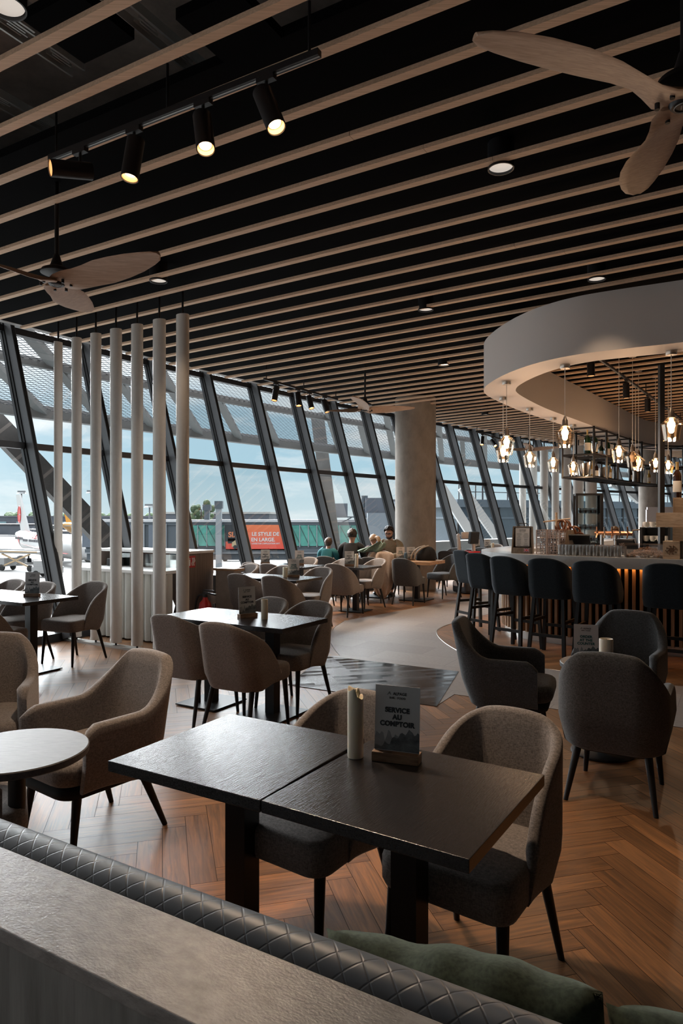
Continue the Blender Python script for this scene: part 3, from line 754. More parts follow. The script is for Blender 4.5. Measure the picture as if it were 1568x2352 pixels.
# ================================================================= seating
taupe = fabric('taupe wool', (.19, .168, .156), .36)
charc = fabric('charcoal wool', (.075, .077, .080), .45)
navy = fabric('dark blue grey wool', (.022, .028, .034), .3, sheen=.35)
legm = mat('black stained wood', (.010, .009, .009), .45, spec=.4)
def smooth(t): t = max(0, min(1, t)); return t*t*(3-2*t)
def upath(hw, yb, yf, rc, n=20):
    """U in plan from the front left end, round the back (at y=-yb), to the front right end; returns points and arc length from the back centre"""
    pts = []
    ns = 10
    for i in range(ns): pts.append(Vector((-hw, yf+(-yb+rc-yf)*i/ns)))
    for i in range(n+1):
        a = PI + (PI/2)*i/n; pts.append(Vector((-hw+rc+rc*cos(a), -yb+rc+rc*sin(a))))
    m = 7
    for i in range(1, m+1): pts.append(Vector((-hw+rc+(hw-rc)*i/m, -yb)))
    L = pts + [Vector((-p.x, p.y)) for p in reversed(pts) if True]
    out = [L[0]]
    for p in L[1:]:
        if (p-out[-1]).length > 1e-4: out.append(p)
    ln = [0]
    for a, b in zip(out, out[1:]): ln.append(ln[-1]+(b-a).length)
    return out, [l-ln[-1]/2 for l in ln]
def shell_mesh(hw, yb, yf, rc, ztop, z0, th, rec, taper, zref=.45, flare=0, belly=.0):
    P, Sx = upath(hw, yb, yf, rc); rings = []
    half = Sx[-1]
    for i, (p, s) in enumerate(zip(P, Sx)):
        t = (P[min(i+1, len(P)-1)]-P[max(i-1, 0)]).normalized(); nrm = Vector((t.y, -t.x))   # outward
        zt = ztop(s, half); zb = z0(s, half) if callable(z0) else z0; h = zt-zb; ring = []
        endk = 1-.55*smooth((abs(s)-(half-.05))/.05)
        hb = th*endk
        prof = []
        nv = 9
        for k in range(nv+1): prof.append((0, zb+.012+(h-.03)*k/nv))
        for a in (30, 60, 90, 120, 150): prof.append((hb*(.5-.5*cos(R(a))), zt-.02+.02*sin(R(a))))
        for k in range(nv+1): prof.append((hb, zt-.018-(h-.03)*k/nv))
        prof.append((hb*.8, zb)); prof.append((hb*.2, zb))
        wr = max(0, min(1, (-p.y)/yb)) if p.y < 0 else 0
        for o, z in prof:
            kz = z-zref
            sc = 1 - taper*max(0, kz) - belly*max(0, -(z-zref))**1.0*2.2
            q = Vector((p.x*sc, p.y)) - nrm*o
            y = q.y - rec*max(-.15, kz)*smooth(wr*1.15) + (belly*.6*max(0, -(z-zref)) if wr > .5 else 0)
            ring.append(Vector((q.x, y, z)))
        rings.append(ring)
    mb = MB(); mb.loft(rings); return mb
def cushion(w, d, z0, z1, rc, crown=.012, y0=0, wf=None, e=.03):
    """rounded seat pad; w rear width, wf front width"""
    wf = wf or w; mb = MB(); rings = []
    def outline(k):
        pts = []; hw, hd = 1, 1; n = 6
        for cxs, cys, a0 in ((1, 1, 0), (-1, 1, 90), (-1, -1, 180), (1, -1, 270)):
            for i in range(n+1):
                a = R(a0+90*i/n); y = cys*(d/2-rc)+rc*sin(a); ww = (w+(wf-w)*(y+d/2)/d)/2
                x = cxs*(ww-rc)+rc*cos(a); pts.append((x*k[0], y*k[1]))
        return pts
    def ring(ins, z):
        k = (1-2*ins/w, 1-2*ins/d); return [Vector((x, y+y0, z)) for x, y in outline(k)]
    rings.append(ring(e*.8, z0)); rings.append(ring(e*.25, z0+e*.35)); rings.append(ring(.0, z0+e)); rings.append(ring(0, z1-e))
    for a in (30, 60, 85): rings.append(ring(e*(1-cos(R(a))), z1-e+e*sin(R(a))))
    rings.append(ring(w*.2, z1+crown*.7)); rings.append(ring(w*.38, z1+crown))
    mb.loft(rings); return mb
def leg(p, q, r0, r1, n=12):
    mb = MB(); mb.cyl(q, p, r1, r0, n=n); return mb

def make_dining(fab):
    t = thing('dining_chair', 'x', 'chair')
    def ztop(s, h):
        a = abs(s); return .40+.445*max(.0, 1-(a/(h+.015))**2.3)**.85
    shell_mesh(.245, .275, .10, .13, ztop, lambda s, h: .335+.03*smooth((abs(s)-.3)/.25), .042, .26, .30, belly=.32).build('backrest', fab, t, smooth=True, angle=70)
    cushion(.44, .47, .355, .482, .07, .014, .035, .47).build('seat', fab, t, smooth=True, angle=60)
    for sx in (1, -1):
        leg((sx*.19, .215, .37), (sx*.205, .245, 0), .021, .012).build('leg', legm, t, smooth=True)
        leg((sx*.17, -.17, .37), (sx*.205, -.275, 0), .021, .012).build('leg', legm, t, smooth=True)
    return t
def make_armchair(fab):
    t = thing('armchair', 'x', 'armchair')
    def ztop(s, h):
        a = abs(s); return (.858-.02*(a/.2)**2 if a < .2 else .838)-.215*smooth((a-.15)/.29)-.05*smooth((a-(h-.10))/.10)**3
    shell_mesh(.295, .30, .22, .17, ztop, lambda s, h: .285+.03*smooth((abs(s)-.35)/.3), .062, .20, .12, belly=.30).build('backrest', fab, t, smooth=True, angle=70)
    cushion(.46, .53, .34, .455, .10, .02, .045, .49, .04).build('seat', fab, t, smooth=True, angle=60)
    cushion(.44, .50, .27, .335, .09, 0, .03).build('seat_base', mat('black underside', (.012, .012, .012), .9), t, smooth=True)
    for sx in (1, -1):
        leg((sx*.19, .20, .29), (sx*.215, .24, 0), .023, .013).build('leg', legm, t, smooth=True)
        leg((sx*.18, -.16, .30), (sx*.23, -.27, 0), .023, .013).build('leg', legm, t, smooth=True)
    return t
def make_stool():
    t = thing('bar_stool', 'x', 'bar stool')
    def ztop(s, h):
        a = abs(s); return .76+.36*max(0, 1-(a/(h+.01))**2.4)**.8
    shell_mesh(.24, .25, .08, .13, ztop, .66, .042, .20, .18, zref=.76, belly=.22).build('backrest', navy, t, smooth=True, angle=70)
    cushion(.42, .44, .665, .78, .08, .012, .02, .43).build('seat', navy, t, smooth=True, angle=60)
    F = {}
    for sx in (1, -1):
        for sy, yt, yb_ in ((1, .17, .215), (-1, -.16, -.235)):
            a = Vector((sx*.165, yt, .68)); b = Vector((sx*.205, yb_, 0)); F[sx, sy] = (a, b)
            mb = MB(); mb.beam(a, b, .036, .036, up=(0, 1, 0)); mb.build('leg', legm, t)
    def at(k, z): a, b = F[k]; return a.lerp(b, (a.z-z)/a.z)
    for k0, k1, z in (((1, 1), (-1, 1), .31), ((1, -1), (-1, -1), .25), ((1, 1), (1, -1), .40), ((-1, 1), (-1, -1), .40)):
        mb = MB(); mb.beam(at(k0, z), at(k1, z), .022, .034); mb.build('stretcher', legm, t)
    return t
FIRST = {}
def put(kind, x, y, fx, fy, label, group, z=0):
    """place a seat whose front looks along (fx,fy)"""
    if kind not in FIRST:
        mk = {'taupe': lambda: make_dining(taupe), 'charcoal': lambda: make_dining(charc), 'arm_taupe': lambda: make_armchair(taupe), 'arm_charcoal': lambda: make_armchair(charc), 'stool': make_stool}[kind]
        o = FIRST[kind] = mk(); new = o
    else: new = dup(FIRST[kind])
    new.location = (x, y, z); new.rotation_euler = (0, 0, face(fx, fy)); new['label'] = label; new['group'] = group
    return new
d2 = (.505, .863); d2n = (-.505, -.863)
G = 'taupe dining chairs'
put('taupe', .455, 2.33, -.59, -.81, 'taupe upholstered dining chair at the right side of the near black table', G)
put('taupe', -.10, 2.60, -.59, -.81, 'taupe dining chair behind candle and menu card at the near tables', G)
put('taupe', -1.14, 5.42, .505, .863, 'taupe dining chair with its back turned, left of two at the second table', G)
put('taupe', -.70, 5.06, .47, .88, 'taupe dining chair with its back turned, nearest to us at the second table', G)
put('taupe', -.40, 5.68, -.505, -.863, 'taupe dining chair facing us at the right end of the second table', G)
put('taupe', -.80, 5.95, -.505, -.863, 'taupe dining chair half hidden behind candle on the second table', G)
put('taupe', -2.92, 7.45, -.36, -.93, 'taupe dining chair standing free in front of the white fins at left', G)
put('taupe', -3.50, 7.42, -.45, -.89, 'taupe dining chair behind the left table, left of the white fins', G)
put('taupe', -4.0, 7.75, -.45, -.89, 'taupe dining chair behind the left table at the picture edge', G)
put('taupe', -3.40, 6.62, .505, .863, 'taupe dining chair on the near side of the left table, cut by the picture edge', G)
put('taupe', -1.17, 9.12, .505, .863, 'taupe dining chair with its back turned, left at the third table', G)
put('taupe', -.69, 8.80, .505, .863, 'taupe dining chair with its back turned, right at the third table', G)
put('taupe', -.45, 9.68, -.505, -.863, 'taupe dining chair facing us at the right of the third table', G)
put('taupe', -1.03, 10.0, -.505, -.863, 'taupe dining chair facing us, half hidden behind the third table', G)
put('taupe', -1.63, 10.45, -.62, -.78, 'taupe dining chair just right of the brown counter end, facing left', G)
put('taupe', -2.05, 9.55, .505, .863, 'taupe dining chair mostly hidden behind the brown counter end', G)
put('taupe', -1.30, 11.30, .505, .863, 'taupe dining chair with its back turned, left at the fourth table row', G)
put('taupe', -.98, 11.0, .505, .863, 'taupe dining chair with its back turned, second at the fourth table row', G)
put('taupe', -.75, 12.15, -.505, -.863, 'taupe dining chair facing us behind the fourth table by the window', G)
put('taupe', -.20, 11.75, -.75, -.66, 'taupe dining chair turned left in front of the child in teal', G)
put('taupe', .05, 11.0, .50, .87, 'taupe dining chair with its back turned at the small table with tall candle', G)
put('taupe', .42, 11.82, -.72, -.69, 'pale taupe dining chair beside the hanging beige coat', G)
G = 'charcoal dining chairs'
put('charcoal', 1.22, 12.38, .50, .87, 'charcoal dining chair in front of the thick wooden table', G)
put('charcoal', 2.0, 13.35, -.80, -.60, 'charcoal dining chair at the right end of the wooden table', G)
put('charcoal', .62, 12.75, .35, .94, 'charcoal dining chair under the hung coats', G)
put('charcoal', .26, 12.78, .2, .98, 'charcoal dining chair the woman in black sits on', G)
put('charcoal', 1.05, 14.12, -.35, -.94, 'charcoal dining chair the bearded man sits on', G)
put('charcoal', -.22, 13.05, .3, .95, 'charcoal dining chair the child in teal sits on', G)
put('charcoal', .66, 13.35, -.2, .98, 'charcoal dining chair the girl with the ponytail sits on', G)
put('charcoal', 2.55, 15.9, -.5, -.86, 'charcoal dining chair right of the pillar, behind the serving robot', G)
put('charcoal', 2.42, 15.0, .5, .86, 'charcoal dining chair with its back turned between pillar and robot', G)
put('charcoal', 3.15, 16.1, -.6, -.8, 'charcoal dining chair hidden behind the first bar stool', G)
put('taupe', 4.0, 18.1, -.5, -.86, 'taupe dining chair behind the rounded bar end, by the far candle', 'taupe dining chairs')
put('taupe', 4.9, 18.6, -.5, -.86, 'taupe dining chair far behind the menu box on the bar', 'taupe dining chairs')
G = 'taupe armchairs'
put('arm_taupe', -1.25, 3.42, -.60, -.80, 'taupe armchair facing the small round table at left', G)
put('arm_taupe', -2.08, 3.92, .25, -.97, 'taupe armchair at the left picture edge with a dark garment on it', G)
put('arm_taupe', -1.565, 2.66, .9, .44, 'taupe armchair in the lower left corner behind the bench', G)
G = 'charcoal armchairs'
put('arm_charcoal', 1.58, 3.92, .50, .87, 'charcoal armchair with its back turned, nearest of three by the bar', G)
put('arm_charcoal', 1.17, 4.78, .93, -.36, 'charcoal armchair seen from the side, left of three by the bar', G)
put('arm_charcoal', 2.03, 4.98, -.58, -.81, 'charcoal armchair facing us behind the round table by the bar', G)
G = 'dark bar stools'
for (x, y, fx, fy, lab) in ((1.89, 9.50, .9, .45, 'dark bar stool farthest along the bar, a sliver behind the next stool'), (1.93, 8.80, .80, .6, 'dark bar stool at the rounded end of the bar'),
        (2.09, 8.14, .75, .66, 'dark bar stool in front of the wooden menu box'), (2.42, 7.78, .62, .78, 'dark bar stool in front of the glass racks'),
        (2.77, 7.36, .58, .81, 'dark bar stool in front of the row of glasses'), (3.34, 6.95, .55, .83, 'dark bar stool below the bowl of nuts at the right edge')):
    put('stool', x, y, fx, fy, lab, G)

# ================================================================= tables
wenge = bpy.data.materials.new('black oak veneer'); wenge.use_nodes = True
def wm():
    nt = wenge.node_tree; N = nt.nodes.new; L = nt.links.new; b = nt.nodes['Principled BSDF']; b.inputs['Specular IOR Level'].default_value = .6
    tc = N('ShaderNodeTexCoord'); mp = N('ShaderNodeMapping'); mp.inputs['Scale'].default_value = (60, 4, 60); L(tc.outputs['Object'], mp.inputs[0])
    n = N('ShaderNodeTexNoise'); n.inputs['Scale'].default_value = 5; n.inputs['Detail'].default_value = 5; n.inputs['Distortion'].default_value = .4; L(mp.outputs[0], n.inputs[0])
    r = N('ShaderNodeValToRGB'); L(n.outputs[0], r.inputs[0]); r.color_ramp.elements[0].color = (.004, .004, .0045, 1); r.color_ramp.elements[1].color = (.040, .037, .038, 1); L(r.outputs[0], b.inputs['Base Color'])
    b.inputs['Roughness'].default_value = .19
    bp = N('ShaderNodeBump'); bp.inputs['Strength'].default_value = .45; bp.inputs['Distance'].default_value = .0015; L(n.outputs[0], bp.inputs['Height']); L(bp.outputs[0], b.inputs['Normal'])
wm()
tbase = mat('black steel base', (.012, .012, .013), .4, metal=.2)
def make_table(z=.75, w=.64):
    t = thing('bistro_table', 'x', 'table')
    mb = MB(); mb.box((0, 0, z-.018), (w, w, .036), bev=.002); mb.build('tabletop', wenge, t)
    mb = MB(); mb.box((0, 0, (z-.036)/2+.006), (.085, .085, z-.05)); mb.build('column', tbase, t)
    mb = MB(); mb.box((0, 0, .012), (.42, .42, .010)); mb.box((0, 0, .004), (.38, .38, .008)); mb.build('base_plate', tbase, t)
    return t
T0 = [None]
def table(x, y, rz, label, dz=0):
    if T0[0] is None: o = T0[0] = make_table()
    else: o = dup(T0[0])
    o.location = (x, y, dz); o.rotation_euler = (0, 0, rz); o['label'] = label; o['group'] = 'black square bistro tables'
    return o
table(-.352, 2.424, RZ, 'black square table nearest to us, left half of the pair, mirroring the window')
table(.208, 2.085, RZ-R(2), 'black square table nearest to us, right half of the pair, with candle and card')
table(-.55, 5.45, RZ, 'black square table in the middle distance, right half of the second pair, with candle')
table(-1.10, 5.78, RZ, 'black square table in the middle distance, left half of the second pair')
table(-3.17, 6.98, RZ, 'black square table at the left with a card, before the white fins')
table(-3.74, 7.31, RZ, 'black square table cut off by the left picture edge')
table(-.70, 9.25, RZ, 'black square table of the third pair, right half with card and candle')
table(-1.25, 9.57, RZ, 'black square table of the third pair, left half without card')
table(-1.88, 10.05, RZ, 'black square table partly hidden behind the brown counter end')
table(-.70, 11.55, RZ, 'black square table by the windows, right half of the fourth pair')
table(-1.25, 11.87, RZ, 'black square table by the windows, left half of the fourth pair')
table(.24, 11.42, RZ, 'black square single table with tall candle before the family')
table(3.6, 17.4, RZ, 'black square table far behind the bar end with candle')
# round tables
grey_top = bpy.data.materials.new('grey ash veneer'); grey_top.use_nodes = True
def round_table(x, y, z, r, label, m):
    t = thing('round_table', label, 'table', (x, y, 0), 0, 'small round tables')
    mb = MB(); mb.lathe([(0, z-.03), (r-.004, z-.03), (r, z-.026), (r, z-.004), (r-.004, z), (0, z)], n=64); mb.build('tabletop', m, t, smooth=True, angle=30)
    mb = MB(); mb.cyl((0, 0, .01), (0, 0, z-.03), .032, n=20); mb.build('column', tbase, t, smooth=True)
    mb = MB(); mb.lathe([(0, .022), (.19, .016), (.20, .010), (.20, .002), (0, .002)], n=48); mb.build('base_plate', tbase, t, smooth=True, angle=30)
def gt():
    nt = grey_top.node_tree; N = nt.nodes.new; L = nt.links.new; b = nt.nodes['Principled BSDF']
    tc = N('ShaderNodeTexCoord'); mp = N('ShaderNodeMapping'); mp.inputs['Scale'].default_value = (5, 50, 20); mp.inputs['Rotation'].default_value = (0, 0, R(10)); L(tc.outputs['Object'], mp.inputs[0])
    n = N('ShaderNodeTexNoise'); n.inputs['Scale'].default_value = 4; n.inputs['Detail'].default_value = 8; n.inputs['Roughness'].default_value = .7; L(mp.outputs[0], n.inputs[0])
    r = N('ShaderNodeValToRGB'); L(n.outputs[0], r.inputs[0]); r.color_ramp.elements[0].position = .3; r.color_ramp.elements[1].position = .6; r.color_ramp.elements[0].color = (.05, .05, .055, 1); r.color_ramp.elements[1].color = (.11, .107, .11, 1); L(r.outputs[0], b.inputs['Base Color'])
    b.inputs['Roughness'].default_value = .5; b.inputs['Specular IOR Level'].default_value = .4
gt()
round_table(-1.262, 2.655, .672, .265, 'small round grey table at the left before the taupe armchair', grey_top)
round_table(1.74, 4.56, .60, .27, 'small round table hidden among the charcoal armchairs', grey_top)
# wooden tables
thick = wood('oiled oak', (.22, .12, .06), (.48, .29, .16), .4, 2, 16, 16, .1)
def wood_table(x, y, w, d, z, label):
    t = thing('wooden_table', label, 'table', (x, y, 0), RZ, 'thick wooden tables')
    mb = MB(); mb.box((0, 0, z-.03), (w, d, .06), bev=.004); mb.build('tabletop', thick, t)
    for sx in ((-w*.28, w*.28) if w > 1.1 else (0,)):
        mb = MB(); mb.box((sx, 0, z/2-.02), (.10, .10, z-.10)); mb.build('column', tbase, t)
        mb = MB(); mb.box((sx, 0, .01), (.5, .5, .02)); mb.build('base_plate', tbase, t)
wood_table(1.42, 12.92, .85, .75, .75, 'thick oak table before the pillar with bag and two cards')
wood_table(.42, 13.62, 1.25, .75, .75, 'thick oak table the family sits at')
# bench
leather = bpy.data.materials.new('quilted grey blue leather'); leather.use_nodes = True
def lm():
    nt = leather.node_tree; N = nt.nodes.new; L = nt.links.new; b = nt.nodes['Principled BSDF']
    b.inputs['Base Color'].default_value = (.045, .052, .062, 1); b.inputs['Roughness'].default_value = .42; b.inputs['Specular IOR Level'].default_value = .6
    uv = N('ShaderNodeUVMap'); sp = N('ShaderNodeSeparateXYZ'); L(uv.outputs[0], sp.inputs[0])
    def M(op, a, b_=None):
        m = N('ShaderNodeMath'); m.operation = op
        for i, v in enumerate((a, b_)):
            if v is None: continue
            if isinstance(v, (int, float)): m.inputs[i].default_value = v
            else: L(v, m.inputs[i])
        return m.outputs[0]
    a = M('ADD', sp.outputs[0], sp.outputs[1]); c = M('SUBTRACT', sp.outputs[0], sp.outputs[1])
    def ln(v): return M('ABSOLUTE', M('SUBTRACT', M('FRACT', v), .5))
    d = M('MINIMUM', ln(a), ln(c)); h = M('MINIMUM', M('MULTIPLY', d, 14), 1)
    r = N('ShaderNodeValToRGB'); L(h, r.inputs[0]); r.color_ramp.elements[0].color = (.045, .054, .066, 1); r.color_ramp.elements[0].position = .1; r.color_ramp.elements[1].color = (.095, .115, .14, 1); r.color_ramp.elements[1].position = .45
    L(r.outputs[0], b.inputs['Base Color'])
    bp = N('ShaderNodeBump'); bp.inputs['Strength'].default_value = .22; bp.inputs['Distance'].default_value = .003; L(h, bp.inputs['Height']); L(bp.outputs[0], b.inputs['Normal'])
lm()
lam = mat('grey brown laminate', (.30, .285, .27), .34, var=.3, vscale=7, stretch=(3.5, 6, 6), bump=.25, bscale=45, detail=9, spec=.6)
lamv = mat('vertical grained laminate', (.26, .255, .24), .5, var=.35, vscale=2.6, stretch=(11, 11, 1.0), detail=9)
def bench():
    # local x along -D1 (to the right), y along D2; origin where the ledge meets the roll
    t = thing('banquette', 'upholstered bench with quilted roll top and laminate ledge along the bottom of the picture', 'bench', (-.645, 1.289, 0), RZ)
    x0, x1 = -2.6, 3.2
    mb = MB(); mb.box(((x0+x1)/2, -.078, .942), (x1-x0, .156, .022), bev=.002); mb.build('ledge', lam, t)
    mb = MB(); mb.box(((x0+x1)/2, -.078, .465), (x1-x0, .15, .931)); mb.build('back_panel', lamv, t)
    def pad(prof, name):
        mb = MB(); bm = mb.bm; uvl = bm.loops.layers.uv.new('UVMap'); n = 60
        ln = [0]
        for a, b in zip(prof, prof[1:]): ln.append(ln[-1]+math.dist(a, b))
        V = [[bm.verts.new((x0+(x1-x0)*i/n, y, z)) for (y, z) in prof] for i in range(n+1)]
        for i in range(n):
            for j in range(len(prof)-1):
                f = bm.faces.new((V[i][j], V[i+1][j], V[i+1][j+1], V[i][j+1]))
                for lp, (a, b) in zip(f.loops, ((i, j), (i+1, j), (i+1, j+1), (i, j+1))): lp[uvl].uv = ((x0+(x1-x0)*a/n)/.042, ln[b]/.048)
        bm.faces.new(V[0]); bm.faces.new(V[-1]); return mb.build(name, leather, t, smooth=True, angle=60)
    roll = [(.004, .86)]+[(.05-.046*cos(R(a)), .915+.044*sin(R(a))) for a in range(0, 181, 15)]+[(.098, .88), (.085, .60), (.10, .47), (.004, .47), (.004, .86)]
    pad(roll, 'backrest')
    seat = [(.10, .30), (.10, .47), (.14, .475), (.37, .465), (.40, .44), (.405, .33), (.39, .30)]
    mb = MB(); mb.loft([[Vector((x, y, z)) for y, z in seat] for x in (x0, x1)]); mb.build('seat', mat('plain dark leather', (.04, .045, .052), .45), t)
    mb = MB(); mb.box(((x0+x1)/2, .20, .15), (x1-x0, .32, .29)); mb.build('plinth', mat('black plinth', (.01, .01, .01), .7), t)
bench()
# cushions on the bench
green = fabric('moss green velvet', (.042, .054, .036), .35, .6, sheen=.9)
def pillow(u, w, h, lab, seed, tilt=14, roll=0):
    rn = random.Random(seed); mb = MB(); n = 28; rows = []
    for j in range(n+1):
        row = []
        for i in range(n+1):
            a = i/n*2-1; b = j/n*2-1
            e = (1-abs(a)**3.2)*(1-abs(b)**3.2); th = .085*max(0, e)**.42
            pin = 1-.05*(a*a*(1-b*b))-.05*(b*b*(1-a*a))*0
            x = a*w/2*(1-.06*(1-a*a)*0)*(1-.05*(1-b*b)*abs(a)**2); z = b*h/2*(1-.05*(1-a*a)*b*b)
            wr = .008*sin(5*a+4*b+seed)*e+.005*sin(11*a-7*b+seed*2)*e+.004*sin(19*a*b+seed)*e
            z += max(0, b)**3*(.012*sin(4.2*a+seed)*(1-a*a)+.004*sin(13*a+seed*3)*(1-a*a))
            row.append((x, th, z, wr))
        rows.append(row)
    F = [[mb.bm.verts.new((x, th+wr, z)) for x, th, z, wr in r] for r in rows]; B_ = [[mb.bm.verts.new((x, -th+wr*.5-.001, z)) for x, th, z, wr in r] for r in rows]
    for j in range(n):
        for i in range(n):
            mb.bm.faces.new((F[j][i], F[j][i+1], F[j+1][i+1], F[j+1][i])); mb.bm.faces.new((B_[j][i+1], B_[j][i], B_[j+1][i], B_[j+1][i+1]))
    bmesh.ops.remove_doubles(mb.bm, verts=mb.bm.verts, dist=.002)
    o = mb.build('cushion', green, smooth=True, angle=180)
    base = Vector((-.645, 1.289, 0))-D1*u+D2*(.205)
    o.location = (base.x, base.y, .475+h/2); o.rotation_euler = (R(tilt), R(roll), RZ)
    tag(o, lab, 'cushion', 'green velvet cushions on the bench'); o.rotation_mode = 'XYZ'
pillow(.86, .43, .455, 'crumpled green velvet cushion on the bench, left of two at the bottom edge', 1, 10, -6)
pillow(1.28, .43, .47, 'crumpled green velvet cushion in the bottom right corner', 4, 8, -3)
# ================================================================= white fin screens
finm = mat('white lacquered aluminium', (.66, .64, .61), .22, spec=.5, var=.03, vscale=20)
def fin_screen():
    A = Vector((-3.72, 8.88, 0)); d = Vector((.846, -.533, 0))
    labs = ['narrow white fin nearest the window, first of seven at left', 'white vertical fin, second of seven from the left window', 'white vertical fin, third of seven from the left window', 'white vertical fin, middle one of the seven at left',
            'white vertical fin, fifth of the seven at left', 'white vertical fin, sixth of the seven at left', 'white vertical fin, last and nearest of the seven, beside the brown counter end']
    rail = mat('pale floor rail', (.45, .44, .42), .4, metal=.4)
    mb = MB(); mb.beam(A-d*.05+Vector((0, 0, .012)), A+d*2.5+Vector((0, 0, .012)), .12, .024); tag(mb.build('fin_rail', rail), 'low pale metal rail on the floor under the seven white fins', 'rail')
    for i in range(7):
        p = A + d*(.06+i*.372)
        D = p.y; pxx = [129, 172, 217, 263, 312, 362, 417][i]; 
        t = thing('white_fin', labs[i], 'fin', p, math.atan2(d.y, d.x), 'seven white fins of the left screen')
        a = [.034, .064, .073, .080, .078, .085, .082][i]; b = .06
        zt = 3.84
        mb = MB()
        ring = lambda z, k=1: [Vector((a*k*cos(2*PI*q/28), b*k*sin(2*PI*q/28), z)) for q in range(28)]
        mb.loft([ring(.06), ring(zt)]); mb.build('blade', finm, t, smooth=True)
        mb = MB(); mb.cyl((0, 0, zt), (0, 0, ZC), .012, n=10); mb.build('hanger_rod', blackm, t)
        mb = MB(); mb.cyl((0, 0, .02), (0, 0, .062), .012, n=10); mb.build('foot_pin', blackm, t)
fin_screen()
def far_fins():
    xs = [1200, 1224, 1249, 1275, 1300, 1328, 1357]; ords = ['first', 'second', 'third', 'fourth', 'fifth', 'sixth', 'last']
    for i, x in enumerate(xs):
        D = 22.8-i*.25; t = thing('white_fin', 'white vertical fin of the far screen behind the bar, %s from the left' % ords[i], 'fin', ((x-784)/1568*D, D, 0), R(-20), 'seven white fins of the far screen')
        mb = MB(); a = [.11, .13, .13, .115, .15, .16, .17][i]
        ring = lambda z: [Vector((a*cos(2*PI*q/20), .08*sin(2*PI*q/20), z)) for q in range(20)]
        mb.loft([ring(.04), ring(3.82)]); mb.build('blade', finm, t, smooth=True)
        mb = MB(); mb.cyl((0, 0, 3.82), (0, 0, ZC), .02, n=8); mb.build('hanger_rod', blackm, t)
        mb = MB(); mb.cyl((0, 0, 0), (0, 0, .045), .03, n=8); mb.build('foot_pin', blackm, t)
far_fins()
# ================================================================= service counter behind the fins
brown = mat('brown streaked laminate', (.135, .10, .085), .55, var=.35, vscale=3, stretch=(12, 12, .8), detail=9)
def service_counter():
    # local x along -D1 (right), y along D2 ; origin at the near right corner
    t = thing('service_counter', 'white fluted service counter with brown end panel behind the white fins', 'counter', (-1.99, 8.69, 0), RZ)
    mb = MB(); mb.box((-.03, .27, .55), (.05, .54, 1.10)); e = mb.build('end_panel', brown, t); tag(e, 'brown wood grained end panel')
    mb = MB(); mb.box((-.98, .36, .55), (.05, .70, 1.10)); mb.box((-1.62, .36, .55), (.05, .70, 1.10)); mb.build('side_panel', brown, t)
    wht = mat('white solid surface', (.66, .66, .65), .3)
    mb = MB(); mb.box((-.85, .30, 1.115), (1.72, .50, .035), bev=.003); mb.build('top_shelf', wht, t)
    mb = MB(); mb.box((-.86, -.12, .88), (1.62, .52, .04), bev=.003); mb.build('worktop', wht, t)
    mb = MB()
    for i in range(14): mb.cyl((-1.62+i*.118, -.30, .02), (-1.62+i*.118, -.30, .855), .057, n=20)
    mb.box((-.86, -.22, .44), (1.6, .12, .83)); mb.build('fluted_front', mat('off white fluted panel', (.50, .50, .47), .5), t, smooth=True, angle=50)
    mb = MB(); mb.box((-.86, .12, .99), (1.5, .012, .17)); mb.build('glass_screen', clear_glass('counter glass', (.9, .95, .95), .12), t)
    mb = MB(); mb.box((.19, .62, .43), (.30, .16, .86)); mb.build('return_panel', mat('beige laminate', (.30, .24, .20), .5, var=.15), t)
    mb = MB(); mb.box((.2, .62, .875), (.36, .22, .03)); mb.build('return_top', thick, t)
    mb = MB(); mb.box((-1.30, .02, .955), (.20, .12, .10), bev=.01); tag(mb.build('napkin_box', alud, None, loc=(-1.99, 8.69, 0), rz=RZ), 'black box on the worktop of the counter behind the third and fourth fin', 'box')
service_counter()
red = mat('fire red', (.42, .012, .012), .35); wpr = mat('white print', (.8, .8, .8), .6)
def ext():
    t = thing('fire_extinguisher', 'red fire extinguisher against the brown counter end panel', 'fire extinguisher', (-1.72, 8.62, 0), RZ)
    mb = MB(); mb.lathe([(0, .0), (.075, .0), (.082, .02), (.082, .43), (.07, .49), (.035, .53), (.03, .56), (0, .56)], n=28); mb.build('cylinder', red, t, smooth=True)
    mb = MB(); mb.cyl((0, 0, .55), (0, 0, .60), .03, n=14); mb.beam((-.03, 0, .62), (.17, 0, .60), .03, .02); mb.beam((-.03, 0, .65), (.15, 0, .645), .025, .015); mb.build('valve_handle', blackm, t)
    mb = MB(); mb.tube(cr_spline([Vector(p) for p in ((-.02, 0, .59), (-.11, 0, .57), (-.16, 0, .45), (-.165, 0, .28), (-.15, 0, .15))], 5), .014, 8); mb.build('hose', blackm, t, smooth=True)
    mb = MB()
    for r_, a0 in ((.0835, -130),):
        mb.loft([[Vector((r_*cos(R(a0+a)), r_*sin(R(a0+a)), z)) for a in range(0, 85, 6)] for z in (.18, .30)], closed=False, cap=False)
    mb.build('sticker', wpr, t)
    s = thing('fire_sign', 'red fire extinguisher sign on the brown counter end', 'sign', (-1.985, 8.64, 1.0), RZ)
    mb = MB(); mb.box((.012, .10, .0), (.006, .16, .15)); mb.build('plate', red, s)
    mb = MB(); mb.box((.0165, .07, -.01), (.003, .03, .08)); mb.tube([(.0165, .085, .04), (.0165, .06, .045), (.0165, .05, .0)], .004, 6)
    for k in range(3): mb.tube([(.0165, .12+.02*k, -.05), (.0165, .11+.02*k, -.02), (.0165, .13+.02*k, .01), (.0165, .12+.02*k, .05)], .004, 6)
    mb.build('pictogram', wpr, s)
ext()

